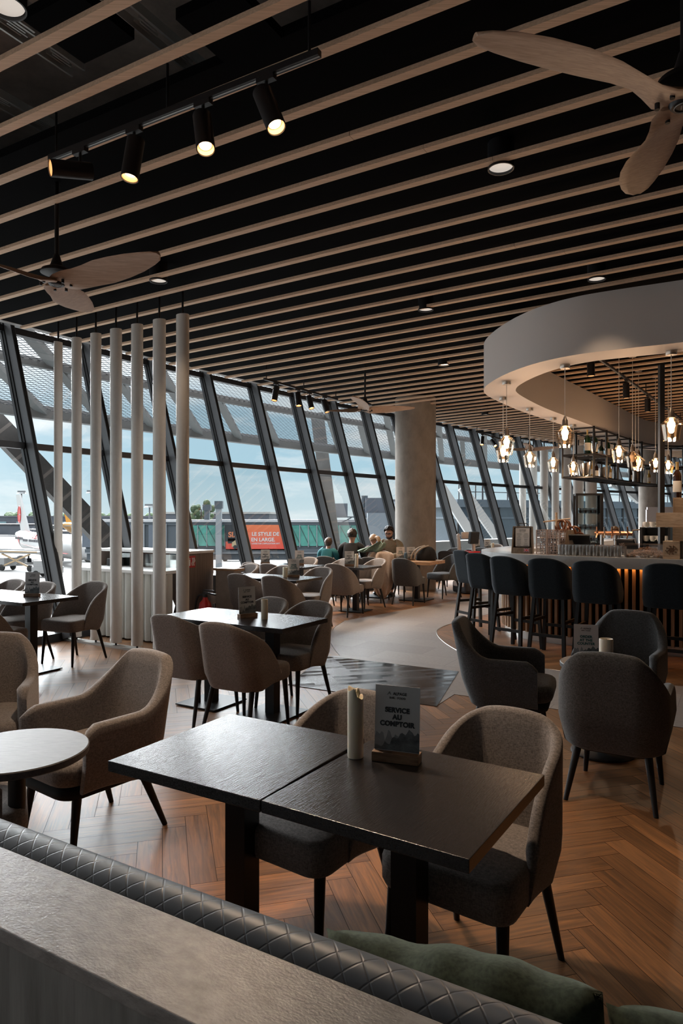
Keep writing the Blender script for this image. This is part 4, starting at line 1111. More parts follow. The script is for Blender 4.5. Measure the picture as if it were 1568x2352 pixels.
# ================================================================= bulkhead and bar
ringm = mat('pale grey plaster', (.70, .65, .62), .5, spec=.4)
def ring_band():
    P = [Vector(p) for p in [(9.5, 3.5), (7.5, 4.68), (5.0, 6.12), (3.49, 6.98), (2.96, 7.27), (2.58, 7.52), (2.28, 7.90), (2.08, 8.43), (1.98, 9.06), (2.0, 9.6), (2.19, 10.14), (2.75, 11.1), (3.29, 11.9), (4.6, 13.7), (6.9, 16.9), (7.6, 17.7), (8.6, 18.4), (10.0, 18.4), (11.2, 17.8), (13, 16.6)]]
    C = cr_spline(P, 5); I = offset(C, -.44)
    z0, z1 = 3.36, ZS-.001
    mb = MB(); mb.loft([[Vector((o.x, o.y, z0)), Vector((o.x, o.y, z1)), Vector((i.x, i.y, z1)), Vector((i.x, i.y, z0))] for o, i in zip(C, I)])
    o = mb.build('bulkhead', ringm, smooth=True, angle=35); tag(o, 'big curved pale grey bulkhead hanging from the ceiling over the bar', 'bulkhead')
    return C, I
RC, RI_ = ring_band()
stone = mat('pale quartz worktop', (.50, .50, .51), .18, var=.05, vscale=40, spec=.6)
def bar():
    P = [Vector(p) for p in [(9.6, 3.5), (7.2, 5.15), (5.0, 6.52), (3.68, 7.38), (2.67, 8.06), (2.2, 8.48), (1.98, 8.93), (1.94, 9.4), (2.07, 9.92), (2.5, 10.62), (3.5, 12.0), (5.0, 14.0), (5.9, 15.2)]]
    C = cr_spline(P, 5)
    t = thing('bar_counter', 'curved bar with thick pale quartz top and vertical wooden slat front', 'bar')
    I = offset(C, -.62)
    mb = MB(); zb, zt = .985, 1.11
    mb.loft([[Vector((o.x, o.y, zb)), Vector((o.x, o.y, zt-.004)), Vector((o.x*.9995+i.x*.0005, o.y*.9995+i.y*.0005, zt)), Vector((i.x, i.y, zt)), Vector((i.x, i.y, zb))] for o, i in zip(C, I)]); mb.build('worktop', stone, t, smooth=True, angle=35)
    F = offset(C, -.30); B_ = offset(C, -.34); K = offset(C, -.58)
    mb = MB(); mb.loft([[Vector((o.x, o.y, .10)), Vector((o.x, o.y, .985)), Vector((i.x, i.y, .985)), Vector((i.x, i.y, .10))] for o, i in zip(B_, K)]); mb.build('front_panel', black, t)
    # slats
    mb = MB(); acc = 0; last = None
    for a, b in zip(F, F[1:]):
        seg = (b-a).length; d = (b-a)/seg
        while acc < seg:
            c = a+d*acc; mb.box((c.x, c.y, .545), (.034, .045, .88), math.atan2(d.y, d.x)); acc += .082
        acc -= seg
    mb.build('slat_front', wood('warm oak bar slat', (.30, .17, .09), (.46, .29, .17), .55, 30, 30, 1.5, .05), t)
    S1 = offset(C, -.325); S2 = offset(C, -.5)
    mb = MB(); mb.loft([[Vector((o.x, o.y, .0)), Vector((o.x, o.y, .105)), Vector((i.x, i.y, .105)), Vector((i.x, i.y, .0))] for o, i in zip(S1, S2)]); mb.build('steel_plinth', mat('brushed steel plinth', (.55, .54, .52), .28, metal=.9), t, smooth=True, angle=35)
    L1 = offset(C, -.24); L2 = offset(C, -.262)
    mb = MB(); mb.loft([[Vector((o.x, o.y, .972)), Vector((o.x, o.y, .984)), Vector((i.x, i.y, .984)), Vector((i.x, i.y, .972))] for o, i in zip(L1, L2)]); mb.build('led_strip', mat('amber led', (.9, .5, .2), .5, emit=(1, .42, .10), estr=5), t)
    mb = MB(); mb.cyl((1.0, 0, 0), (1.0, 0, .0001), .001)  if False else None
    # back work counter
    J1 = offset(C, -1.75); J2 = offset(C, -2.35); sl = slice(14, 48)
    u = thing('back_counter', 'dark work counter inside the bar behind the glasses', 'counter')
    mb = MB(); mb.loft([[Vector((o.x, o.y, .0)), Vector((o.x, o.y, .93)), Vector((i.x, i.y, .93)), Vector((i.x, i.y, 0))] for o, i in ((Vector((3.2, 10.0)), Vector((3.75, 10.75))), (Vector((6.6, 7.6)), Vector((7.1, 8.3))))]); mb.build('cabinet', black, u)
    mb = MB(); mb.loft([[Vector((o.x, o.y, .93)), Vector((o.x, o.y, .96)), Vector((i.x, i.y, .96)), Vector((i.x, i.y, .93))] for o, i in ((Vector((3.17, 9.98)), Vector((3.78, 10.78))), (Vector((6.6, 7.57)), Vector((7.13, 8.33))))]); mb.build('worktop', mat('dark steel top', (.10, .10, .10), .3, metal=.6), u)
    return C
BC = bar()
def on_bar(px_, off):
    """point on the worktop seen in the direction of image column px_, at distance off inside the outer edge"""
    I = offset(BC, -off); k = (px_-784)/1568
    best = None
    for a, b in zip(I, I[1:]):
        fa, fb = a.x-k*a.y, b.x-k*b.y
        if fa*fb <= 0 and a.y < 11:
            t = fa/(fa-fb) if fa != fb else 0; q = a.lerp(b, t)
            if best is None or q.y < best.y: best = q
    return best
# ================================================================= pendants
amber = clear_glass('amber lamp glass', (1, .93, .85), .07)
bulbm = mat('glowing bulb', (1, .8, .5), .4, emit=(1, .62, .30), estr=5); bulb_off = mat('milky bulb', (.75, .68, .58), .3)
brass = mat('brushed nickel', (.52, .47, .42), .3, metal=.9); cord = mat('white cord', (.75, .72, .70), .6)
def make_pendant(top, lamp, lit, label, canopy=True):
    x, y = top[0], top[1]; t = thing('pendant_lamp', label, 'pendant lamp', (x, y, lamp), 0, 'amber glass pendant lamps over the bar')
    zt = top[2]-lamp
    if canopy: mb = MB(); mb.lathe([(0, zt-.045), (.055, zt-.045), (.058, zt-.04), (.058, zt-.001), (0, zt-.001)], n=24); mb.build('canopy', brass, t, smooth=True, angle=40)
    mb = MB(); mb.cyl((0, 0, .155), (0, 0, zt-.02), .0045, n=8); mb.build('cord', cord, t)
    mb = MB(); mb.lathe([(0, .20), (.012, .20), (.02, .17), (.030, .155), (.034, .10), (.038, .085), (0, .085)], n=20); mb.build('socket', brass, t, smooth=True, angle=40)
    mb = MB(); mb.lathe([(.040, .085), (.105, .025), (.108, .010), (.078, -.165), (.074, -.165), (.103, .008), (.100, .02), (.037, .08)], n=12); mb.build('glass_shade', amber, t)
    mb = MB(); mb.lathe([(0, .085), (.02, .08), (.024, .055), (.040, .025), (.042, .0), (.032, -.028), (.030, -.06), (.018, -.078), (0, -.082)], n=20); mb.build('bulb', bulbm if lit else bulb_off, t, smooth=True, angle=80)
    if lit:
        ld = bpy.data.lights.new('bulb_light', 'POINT'); ld.energy = 5.5; ld.color = (1, .74, .52); ld.shadow_soft_size = .04
        lo = bpy.data.objects.new('bulb_light', ld); COL.objects.link(lo); lo.parent = t; lo.location = (0, 0, -.115)
for (cx, cy, lab) in ((1163, 876, 'amber pendant lamp in front at the rounded end of the bulkhead'), (1155, 912, 'amber pendant lamp just behind and below the front one at the rounded end'), (1216, 937, 'amber pendant lamp, third along the far side of the bulkhead'),
        (1270, 959, 'amber pendant lamp, fourth along the far side of the bulkhead'), (1316, 975, 'amber pendant lamp, fifth along the far side, beside the hanging rack'), (1297, 838, 'large looking amber pendant lamp on the near side of the bulkhead'), (1541, 806, 'nearest amber pendant lamp at the right edge of the picture')):
    D = (3.36-1.575)*1568/(1187-cy); make_pendant(((cx-784)/1568*D, D, 3.36), 2.555, True, lab)
for (cx, D, lit, lz, lab) in ((1421, 10.3, True, 2.56, 'amber pendant lamp inside the ring before the upper bottles'), (1452, 10.9, False, 2.53, 'unlit amber pendant lamp inside the ring'), (1466, 12.0, True, 2.55, 'amber pendant lamp just right of the unlit one'),
        (1505, 12.5, True, 2.56, 'amber pendant lamp left of the black post'), (1534, 13.0, True, 2.56, 'amber pendant lamp right of the black post'), (1459, 13.4, True, 2.66, 'amber pendant lamp half hidden behind the unlit one')):
    make_pendant(((cx-784)/1568*D, D, ZC), lz, lit, lab)
# ================================================================= hanging rack
def rack():
    t = thing('bottle_rack', 'black metal rack with glass shelves hanging under the bulkhead', 'rack')
    F = [Vector(p) for p in ((4.95, 13.40), (5.45, 14.05), (5.95, 14.72), (6.5, 15.4), (7.1, 16.15), (7.75, 16.75), (8.5, 17.0), (9.4, 16.9))]
    Bk = [p+Vector((-.50, .36)) if i < 5 else p+Vector((-.30, .58)) if i == 5 else p+Vector((0, .62)) for i, p in enumerate(F)]
    b = .016
    for z, nm in ((3.33, 'top_frame'), (2.80, 'middle_frame'), (2.36, 'lower_frame')):
        mb = MB()
        for Q in (F, Bk):
            cu = cr_spline(Q, 4)
            mb.tube([(p.x, p.y, z) for p in cu], b, 6)
        for a, c in zip(F, Bk): mb.beam((a.x, a.y, z), (c.x, c.y, z), b*2, b*2)
        mb.build(nm, blackm, t)
    for a in F+Bk:
        mb = MB(); mb.beam((a.x, a.y, 2.35), (a.x, a.y, 3.36), b*2.2, b*2.2); mb.build('post', blackm, t)
    sg = clear_glass('shelf glass', (.82, .88, .88), .25)
    for z in (2.815, 2.375):
        cf, cb = cr_spline(F, 4), cr_spline(Bk, 4)
        mb = MB(); mb.loft([[Vector((p.x, p.y, z)), Vector((p.x, p.y, z+.012)), Vector((q.x, q.y, z+.012)), Vector((q.x, q.y, z))] for p, q in zip(cf, cb)]); mb.build('glass_shelf', sg, t)
    cu = cr_spline(F, 4); mb = MB(); mb.tube([(p.x-.01, p.y-.02, 2.835) for p in cu], .006, 6); mb.build('copper_edge', mat('copper rail', (.75, .35, .20), .3, metal=.9), t)
    return F, Bk
RF, RB_ = rack()
botg = mat('dark green bottle glass', (.008, .030, .012), .08, spec=.8); botb = mat('dark brown bottle glass', (.025, .010, .006), .08, spec=.8); botc = mat('golden wine bottle glass', (.35, .22, .05), .12, spec=.8)
labm = mat('cream bottle label', (.62, .58, .52), .6); foil = mat('gold foil', (.45, .30, .12), .35, metal=.7); foilr = mat('dark capsule foil', (.03, .015, .015), .4)
BOT = {}
def bottle(x, y, z, lab, m=None, f=None, h=.32, group='bottles on the hanging rack', rz=None, r=.04):
    key = (m.name, f.name, h, r)
    if key not in BOT:
        t = thing('wine_bottle', lab, 'bottle'); k = h/.32
        mb = MB(); mb.lathe([(0, 0), (r, 0), (r, .19*k), (r*.9, .215*k), (.016, .25*k), (.015, .27*k), (0, .27*k)], n=20); mb.build('glass', m, t, smooth=True, angle=60)
        mb = MB(); mb.lathe([(.0165, .245*k), (.0165, .31*k), (.018, .312*k), (.018, .32*k), (0, .32*k)], n=16); mb.build('capsule', f, t, smooth=True, angle=50)
        mb = MB(); rr = r+.0012
        mb.loft([[Vector((rr*cos(R(a)), rr*sin(R(a)), zz)) for a in range(-170, -9, 10)] for zz in (.05*k, .15*k)], closed=False, cap=False); mb.build('label', labm, t, smooth=True)
        BOT[key] = t; o = t
    else: o = dup(BOT[key])
    o.location = (x, y, z); o['label'] = lab; o['group'] = group
    if rz is not None: o.rotation_euler = (0, 0, rz)
    return o
silver = mat('polished silver', (.62, .58, .55), .18, metal=1)
def ice_bucket(x, y, z, lab, k=1.0):
    t = thing('ice_bucket', lab, 'bucket', (x, y, z), 0, 'silver ice buckets on the hanging rack')
    mb = MB(); mb.loft([[Vector(((.085+.045*q)*k*cos(2*PI*i/28), (.085+.045*q)*k*sin(2*PI*i/28), q*(.235+.03*cos(2*PI*i/28))*k)) for i in range(28)] for q in (0, .33, .66, 1)], cap=False)
    mb.quad(*[Vector((.085*k*cos(2*PI*i/28), .085*k*sin(2*PI*i/28), .004)) for i in range(28)]); mb.build('bucket_body', silver, t, smooth=True)
def rk(i, u, z): a, b = RF[int(i)], RB_[int(i)]; c, d = RF[min(int(i)+1, 7)], RB_[min(int(i)+1, 7)]; f = i-int(i); p = a.lerp(c, f).lerp(b.lerp(d, f), u); return p.x, p.y, z
U = 2.829; LW = 2.389
for args in ((rk(.35, .35, U), 'big green magnum at the left of the upper rack shelf', botg, foil, .50, .060), (rk(.8, .3, U), 'big green magnum right of the first silver bucket on the upper shelf', botg, foilr, .50, .060),
             (rk(1.9, .3, U), 'green magnum on the upper shelf behind the first inner lamp', botg, foil, .46, .055), (rk(2.1, .6, U), 'green bottle with white label on the upper rack shelf', botg, foilr, .40, .05), (rk(2.9, .4, U), 'dark bottle on the upper rack shelf behind the unlit lamp', botb, foil, .40, .05),
             (rk(.1, .75, LW), 'dark bottle at the left end of the lower rack shelf', botb, foilr, .36, .042), (rk(.62, .3, LW), 'golden bottle at the left of the lower rack shelf', botc, foil, .33, .04), (rk(1.45, .5, LW), 'dark bottle in the middle of the lower rack shelf', botb, foilr, .36, .042),
             (rk(2.1, .3, LW), 'golden bottle in the middle of the lower rack shelf', botc, foil, .33, .04), (rk(3.75, .3, LW), 'dark bottle with pale label beside the tilted silver bucket', botb, foilr, .36, .042), (rk(4.9, .3, LW), 'golden bottle beside the black post on the lower shelf', botc, foil, .33, .04)):
    (x, y, z), lab, m, f, h, r = args; bottle(x, y, z, lab, m, f, h, r=r)
ice_bucket(*rk(.60, .35, U), 'silver bucket between the two big magnums on the upper shelf'); ice_bucket(*rk(.35, .45, LW), 'silver bucket at the left of the lower rack shelf', 1.15); ice_bucket(*rk(1.8, .4, LW), 'silver bucket in the middle of the lower rack shelf', 1.1)
ice_bucket(*rk(4.3, .35, LW), 'large tilted rim silver bucket before the far concrete pillar', 1.35); ice_bucket(*rk(2.35, .35, U), 'silver bucket behind the unlit pendant lamp', 1.0)
# black steel post from bar to bulkhead
mb = MB(); mb.box((3.76, 8.03, 2.235), (.055, .055, 2.25)); tag(mb.build('steel_post', blackm), 'slim black steel post from bar top to bulkhead at the right', 'post')
# ================================================================= ceiling fans
fanw = wood('fan blade wood', (.36, .23, .155), (.50, .335, .235), .5, 2, 30, 30, .05, .4)
def fan(x, y, z, a0, L, label):
    t = thing('ceiling_fan', label, 'ceiling fan', (x, y, z), 0, 'wooden three blade ceiling fans')
    mb = MB(); mb.cyl((0, 0, .12), (0, 0, ZC-z), .016, n=14); mb.build('downrod', blackm, t, smooth=True)
    mb = MB(); mb.lathe([(0, .19), (.022, .19), (.03, .16), (.05, .10), (.11, .07), (.12, .045), (0, .045)], n=28); mb.build('motor_housing', blackm, t, smooth=True)
    mb = MB(); mb.lathe([(0, -.052), (.052, -.050), (.062, -.040), (.065, -.02), (0, -.02)], n=28); cp = mb.build('hub_cap', blackm, t, smooth=True)
    mb = MB(); mb.tube([(.040*cos(q*PI/10), .040*sin(q*PI/10), -.0525) for q in range(21)], .002, 6)
    for k in (-.012, .0, .012): mb.beam((k-.006, -.015, -.0525), (k+.006, .015, -.0525), .004, .003)
    mb.build('cap_emblem', mat('grey emblem', (.35, .34, .33), .5), cp)
    for k in range(3):
        a = R(a0+120*k); rings = []
        for (u, w, tw, dz, fw) in ((.02, .085, 6, -.03, 0), (.07, .105, 8, -.03, 0), (.14, .10, 16, -.025, .005), (.22, .092, 20, -.018, .015), (.32, .10, 18, -.008, .02), (.45, .118, 15, .004, .02), (.60, .118, 12, .016, .015), (.75, .105, 10, .026, .005), (.88, .08, 8, .034, -.008), (.96, .055, 7, .038, -.02), (1.0, .02, 6, .04, -.03)):
            r_ = u*L; ring = []
            for q in range(14):
                th = 2*PI*q/14; c = w*1.12*cos(th); h = .011*sin(th)*(1.6 if u < .15 else 1)+.010*(1-(c/w/1.12)**2)
                ct, st_ = cos(R(tw*1.3)), -sin(R(tw*1.3))
                ring.append(Vector((r_, c*ct+fw, c*st_+h*ct+dz)))
            rings.append(ring)
        mb = MB(); mb.loft(rings); mb.xf(Matrix.Rotation(a, 4, 'Z')); b = mb.build('blade', fanw, t, smooth=True, angle=70)
        mb = MB()
        for rr, yy in ((.105, .04), (.105, -.045)):
            mb.cyl((rr, yy, -.058), (rr, yy, -.03), .011, n=10)
        mb.xf(Matrix.Rotation(a, 4, 'Z')); mb.build('screw', blackm, b)
fan(-2.21, 5.30, 3.42, -22, .98, 'wooden ceiling fan at the upper left above the white fins')
fan(1.50, 2.99, 3.42, 79, 1.02, 'big wooden ceiling fan at the top right corner')
fan(.40, 11.6, 3.42, 18, .90, 'small looking wooden ceiling fan in front of the concrete pillar top')
fan(5.06, 18.4, 3.42, 10, .90, 'far wooden ceiling fan behind the pendant lamps')
# ================================================================= lamps
lens = mat('lit lamp lens', (1, .85, .65), .4, emit=(1, .60, .32), estr=4.5); rim = mat('copper reflector', (.55, .32, .18), .3, metal=.8, emit=(1, .5, .2), estr=.35)
def track(p, q, heads, label, lab_h, energy=60, spot=True):
    p = Vector(p); q = Vector(q); r = thing('track_rail', label, 'track rail', (0, 0, 0))
    d = (q-p).normalized()
    mb = MB(); mb.beam(p, q, .036, .034); mb.build('rail', blackm, r)
    mb = MB(); mb.beam(p-Vector((0, 0, .0175)), q-Vector((0, 0, .0175)), .008, .003); mb.build('contact_strip', mat('steel strip', (.35, .36, .36), .3, metal=.8), r)
    for e in (p+d*.06, q-d*.06, (p+q)/2):
        mb = MB(); mb.cyl(e, (e.x, e.y, ZC+.01), .008, n=8); mb.build('hanger_rod', blackm, r)
    n = len(heads)
    for i, (u, tgt) in enumerate(heads):
        b = p.lerp(q, u); a = (Vector(tgt)-(b-Vector((0, 0, .2)))).normalized()
        t = thing('spotlight', lab_h[i], 'spotlight', b, 0, 'black cylinder track spotlights')
        mb = MB(); mb.box((0, 0, -.03), (.11, .035, .028), math.atan2(d.y, d.x)); mb.build('adapter', blackm, t)
        mb = MB(); mb.cyl((0, 0, -.03), (0, 0, -.15), .009, n=10); mb.build('stem', blackm, t)
        c = Vector((0, 0, -.15)); Lh = .25; s0 = c-a*.07; s1 = c+a*(Lh-.07); rr = .052
        mb = MB(); M = a.to_track_quat('Z', 'Y').to_matrix().to_4x4(); M.translation = s0
        mb.lathe([(0, 0), (rr, 0), (rr, Lh), (rr-.004, Lh), (rr-.006, Lh-.035), (0, Lh-.035)], n=28); mb.xf(M); bd = mb.build('housing', blackm, t, smooth=True, angle=40)
        mb = MB(); mb.lathe([(rr-.0062, Lh-.006), (rr-.012, Lh-.033), (.03, Lh-.034)], n=28); mb.xf(M); mb.build('reflector', rim, bd, smooth=True)
        mb = MB(); mb.lathe([(0, Lh-.030), (.034, Lh-.0305), (.034, Lh-.034), (0, Lh-.034)], n=24); mb.xf(M); mb.build('lens', lens, bd)
        if spot:
            ld = bpy.data.lights.new('spot_light', 'SPOT'); ld.energy = energy; ld.color = (1, .74, .52); ld.spot_size = R(62); ld.spot_blend = .35; ld.shadow_soft_size = .03
            lo = bpy.data.objects.new('spot_light', ld); COL.objects.link(lo); lo.parent = t; lo.location = s1+a*.01; lo.rotation_euler = a.to_track_quat('-Z', 'Y').to_euler()
track((-1.89, 4.43, 3.90), (-.11, 3.42, 3.90), [(.14, (-3.2, 3.25, 3.35)), (.37, (-1.65, 3.55, 0)), (.63, (-.15, 2.4, 0)), (.84, (.95, 2.45, 0))], 'black ceiling track with four spotlights at the upper left',
      ['black spotlight lying almost level, leftmost on the upper left track', 'black spotlight pointing down, second on the upper left track', 'black spotlight pointing down with visible lens, third on the upper left track', 'black spotlight tilted right with glowing lens, last on the upper left track'], 70)
track((-1.29, 11.4, 3.88), (-.08, 13.4, 3.88), [(.14, (-1.7, 10.9, 0)), (.42, (-.4, 11.4, 0)), (.58, (.3, 11.6, 0)), (.80, (.9, 12.2, 0))], 'black ceiling track left of the small fan, by the windows',
      ['black spotlight, left one of four on the track by the windows', 'black spotlight, second of four on the track by the windows', 'black spotlight, third of four on the track by the windows', 'black spotlight, right one of four on the track by the windows'], 90)
track((3.65, 18.5, 3.88), (5.3, 21.2, 3.88), [(.15, (3.3, 17.5, 0)), (.42, (5.3, 17.8, 1.5))], 'far black ceiling track just left of the first pendant lamps',
      ['black spotlight, left one on the far track beside the pendants', 'black spotlight tilted right on the far track beside the pendants'], 60)
track((3.33, 9.3, 3.86), (7.9, 15.9, 3.86), [(.03, (3.5, 9.4, 0)), (.30, (4.75, 11.2, 0)), (.52, (5.8, 12.8, 0))], 'black ceiling track running diagonally inside the ring over the bar',
      ['black spotlight pointing straight down, nearest inside the ring', 'black spotlight pointing straight down, middle one inside the ring', 'black spotlight pointing straight down behind the black post'], 140)
disc = mat('frosted lamp disc', (.62, .58, .52), .5, emit=(1, .9, .8), estr=.22); disc_on = mat('lit frosted disc', (.9, .8, .7), .5, emit=(1, .70, .45), estr=3)
for (x, y, lit, lab) in ((-1.565, 3.19, 0, 'round pale ceiling downlight cut off at the top left corner'), (1.09, 4.67, 0, 'round pale ceiling downlight left of the big fan'), (-1.85, 6.9, 0, 'round pale ceiling downlight right of the left fan'),
        (.97, 7.86, 0, 'round pale ceiling downlight left of the bulkhead curve'), (1.60, 10.7, 1, 'lit ceiling downlight between small fan and bulkhead'), (2.56, 6.85, 0, 'dark ceiling downlight just above the bulkhead edge'), (3.35, 15.9, 0, 'ring shaped ceiling downlight above the first pendant lamps')):
    t = thing('downlight', lab, 'downlight', (x*1.014, y*1.014, 3.985), 0, 'round ceiling downlights')
    mb = MB(); mb.lathe([(.082, .0), (.09, 0), (.09, ZC-3.985), (.082, ZC-3.985)], n=32); mb.build('housing', blackm, t, smooth=True, angle=40)
    mb = MB(); mb.lathe([(0, .018), (.081, .018), (.081, .03), (0, .03)], n=32); mb.build('diffuser', disc_on if lit else disc, t)
    if lit or y < 8:
        ld = bpy.data.lights.new('downlight_light', 'SPOT'); ld.energy = 11 if not lit else 26; ld.color = (1, .72, .48); ld.spot_size = R(95); ld.spot_blend = .6; ld.shadow_soft_size = .07
        lo = bpy.data.objects.new('downlight_light', ld); COL.objects.link(lo); lo.parent = t; lo.location = (0, 0, -.005)
# ================================================================= cards and candles
paper = mat('grey white card', (.50, .50, .50), .55); paperw = mat('warm white card', (.62, .57, .54), .55); ink = mat('dark print', (.02, .025, .03), .6); inkg = mat('teal green print', (.03, .12, .12), .6)
oakb = wood('walnut card block', (.13, .07, .04), (.28, .17, .10), .5, 4, 30, 30, .08)
mount = mat('misty mountain print', (.20, .22, .23), .6, col2=(.02, .025, .028), vscale=14, stretch=(1, 1, 1.6))
mount2 = mat('pale mountain print', (.34, .35, .36), .6, col2=(.20, .21, .22), vscale=18)
RX = Matrix.Rotation(PI/2, 4, 'X')
def make_card(lines, big, w=.156, h=.228, m=None):
    t = thing('menu_card', 'x', 'menu card')
    mb = MB(); mb.box((0, 0, .016), (.162, .052, .032), bev=.002); mb.build('wooden_block', oakb, t)
    L_ = Matrix.Translation((0, 0, .022)) @ Matrix.Rotation(R(-4), 4, 'X')
    mb = MB(); mb.box((0, 0, h/2), (w, .0022, h), M=L_); c = mb.build('card', m or paper, t)
    def T(z, x=0): return L_ @ Matrix.Translation((x, -.0014, z)) @ RX
    def P(pts, mm, nm):
        mb = MB(); mb.prism(pts, 0, .0003); mb.xf(L_ @ Matrix.Translation((0, -.0013, 0)) @ RX); mb.build(nm, mm, c)
    rn = random.Random(5); n = 26
    P([(-w/2, .012)]+[(-w/2+w*i/n, .048+.018*abs(sin(i*.55))+.010*sin(i*1.7)+.006*rn.random()) for i in range(n+1)]+[(w/2, .012)], mount2, 'far_mountain_print')
    L_ = L_ @ Matrix.Translation((0, -.0004, 0))
    P([(-w/2, .012)]+[(-w/2+w*i/n, .020+.062*smooth(i/n*1.25-.1)+.007*sin(i*1.3)+.008*rn.random()-.018*smooth(i/n*3-2.1)) for i in range(n+1)]+[(w/2, .012)], mount, 'near_mountain_print')
    text('ALPAGE', .0135, ink, c, T(h-.027, .008), .0002); text('BAR · FOOD', .0095, ink, c, T(h-.041, 0), .0001, space=1.1)
    mb = MB()
    for a, b in (((-.036, 0), (-.029, .011)), ((-.029, .011), (-.024, .002)), ((-.031, .003), (-.026, .011))): mb.beam((a[0], a[1], .0002), (b[0], b[1], .0002), .0012, .0003)
    mb.xf(L_ @ Matrix.Translation((0, -.0013, h-.032)) @ RX); mb.build('peak_logo', ink, c)
    for i, l in enumerate(lines): text(l, big, ink if m is not paperw else inkg, c, T(h-.082-i*big*1.02), .0012, space=1.06)
    return t
CARD = {}
def card(x, y, z, deg, lab, kind='fr'):
    if kind not in CARD:
        CARD[kind] = o = make_card(('SERVICE', 'AU', 'COMPTOIR'), .0225) if kind == 'fr' else make_card(('ORDER', 'AT THE', 'COUNTER'), .0225, m=paperw)
    else: o = dup(CARD[kind])
    o.location = (x, y, z); o.rotation_euler = (0, 0, R(deg)); o['label'] = lab; o['group'] = 'menu cards in wooden blocks'
    return o
card(.186, 2.305, .7505, -20, 'grey menu card reading SERVICE AU COMPTOIR on the nearest black table')
card(-.77, 5.60, .7505, 38, 'menu card turned aside on the second pair of tables, beside a candle')
card(-3.20, 7.06, .7505, -5, 'menu card on the left table in front of the window')
card(-3.78, 7.32, .7505, -10, 'sliver of a menu card at the left picture edge')
card(-.655, 9.33, .7505, -8, 'pale menu card with candle beside it on the third pair of tables', 'en')
card(-1.33, 11.92, .7505, 0, 'menu card on the fourth row of tables, below the advert')
card(-.72, 11.66, .7505, -6, 'menu card on the fourth row of tables, beside the slanted mullion base', 'en')
card(-1.97, 10.08, .7505, 6, 'menu card just right of the brown counter end, half cut off', 'en')
card(.13, 11.42, .7505, 0, 'menu card left of the tall candle on the single table')
card(1.12, 12.98, .7505, -3, 'menu card beside the green jacket on the thick oak table', 'en')
card(1.32, 12.97, .7505, 3, 'menu card left of the backpack on the thick oak table')
card(1.64, 4.58, .6005, -18, 'white menu card reading ORDER peeping over the charcoal armchair', 'en')
card(3.42, 17.30, .7505, -5, 'small beige menu card between serving robot and bar stools', 'en')
card(3.72, 17.42, .7505, 0, 'far menu card beside the far candle, left of the menu box')
wax = bpy.data.materials.new('ivory wax'); wax.use_nodes = True
b_ = wax.node_tree.nodes['Principled BSDF']; b_.inputs['Base Color'].default_value = (.78, .70, .56, 1); b_.inputs['Roughness'].default_value = .5; b_.inputs['Subsurface Weight'].default_value = .35; b_.inputs['Subsurface Radius'].default_value = (.02, .012, .006)
def candle(x, y, z, r, h, lab, notch=False):
    t = thing('pillar_candle', lab, 'candle', (x, y, z), 0, 'ivory pillar candles')
    mb = MB(); n = 36; rings = []
    for k, (rr, zz) in enumerate(((.94, 0), (1, .004), (1, .05), (1, h*.5), (1, h*.8), (1, h-.004), (.96, h), (.7, h-.004), (.5, h-.012))):
        ring = []
        for i in range(n):
            a = 2*PI*i/n; dz = 0
            if notch and zz > h*.85: dz = -.028*smooth((cos(a-R(-15))-.15)/.3)+.006*sin(3*a)
            ring.append(Vector((r*rr*cos(a), r*rr*sin(a), zz+dz)))
        rings.append(ring)
    mb.loft(rings); mb.build('wax', wax, t, smooth=True, angle=50)
    mb = MB(); mb.cyl((0, 0, h-.014), (.001, 0, h-.002), .0012, n=6); mb.build('wick', ink, t)
candle(.048, 2.345, .7505, .0275, .235, 'tall ivory candle with broken rim on the nearest black table', True)
candle(-.62, 5.50, .7505, .027, .16, 'ivory candle on the second pair of tables')
candle(-.765, 9.28, .7505, .032, .14, 'ivory candle beside the pale card on the third pair of tables')
candle(.25, 11.33, .7505, .028, .21, 'tall slim ivory candle on the single table before the family')
candle(1.79, 4.62, .6005, .045, .15, 'thick ivory candle behind the charcoal armchair')
candle(3.84, 17.36, .7505, .04, .16, 'far ivory candle by the rounded bar end')
mb = MB(); mb.lathe([(0, 0), (.03, 0), (.036, .10), (.03, .14), (0, .15)], n=20); tag(mb.build('cup', mat('slate blue plastic', (.05, .09, .13), .4), smooth=True, loc=(1.215, 12.92, .7505)), 'slate blue cup between the two cards on the thick oak table', 'cup')

# ================================================================= people
skin = mat('skin', (.42, .23, .16), .5, var=.08, vscale=30); skinc = mat('fair skin', (.50, .30, .22), .5)
def skin_mesh(name, verts, edges, m, sub=2):
    me = bpy.data.meshes.new(name); me.from_pydata([v[0] for v in verts], edges, []); o = bpy.data.objects.new(name, me); COL.objects.link(o)
    md = o.modifiers.new('skin', 'SKIN'); md.use_smooth_shade = True
    for i, v in enumerate(verts):
        r = v[1]; me.skin_vertices[0].data[i].radius = (r, r) if not isinstance(r, tuple) else r; me.skin_vertices[0].data[i].use_root = (i == 0)
    s = o.modifiers.new('sub', 'SUBSURF'); s.levels = s.render_levels = sub
    dg = bpy.context.evaluated_depsgraph_get(); dg.update(); nm = bpy.data.meshes.new_from_object(o.evaluated_get(dg))
    bpy.data.objects.remove(o); bpy.data.meshes.remove(me); nm.materials.clear(); nm.materials.append(m)
    for p in nm.polygons: p.use_smooth = True
    o = bpy.data.objects.new(name, nm); COL.objects.link(o); return o
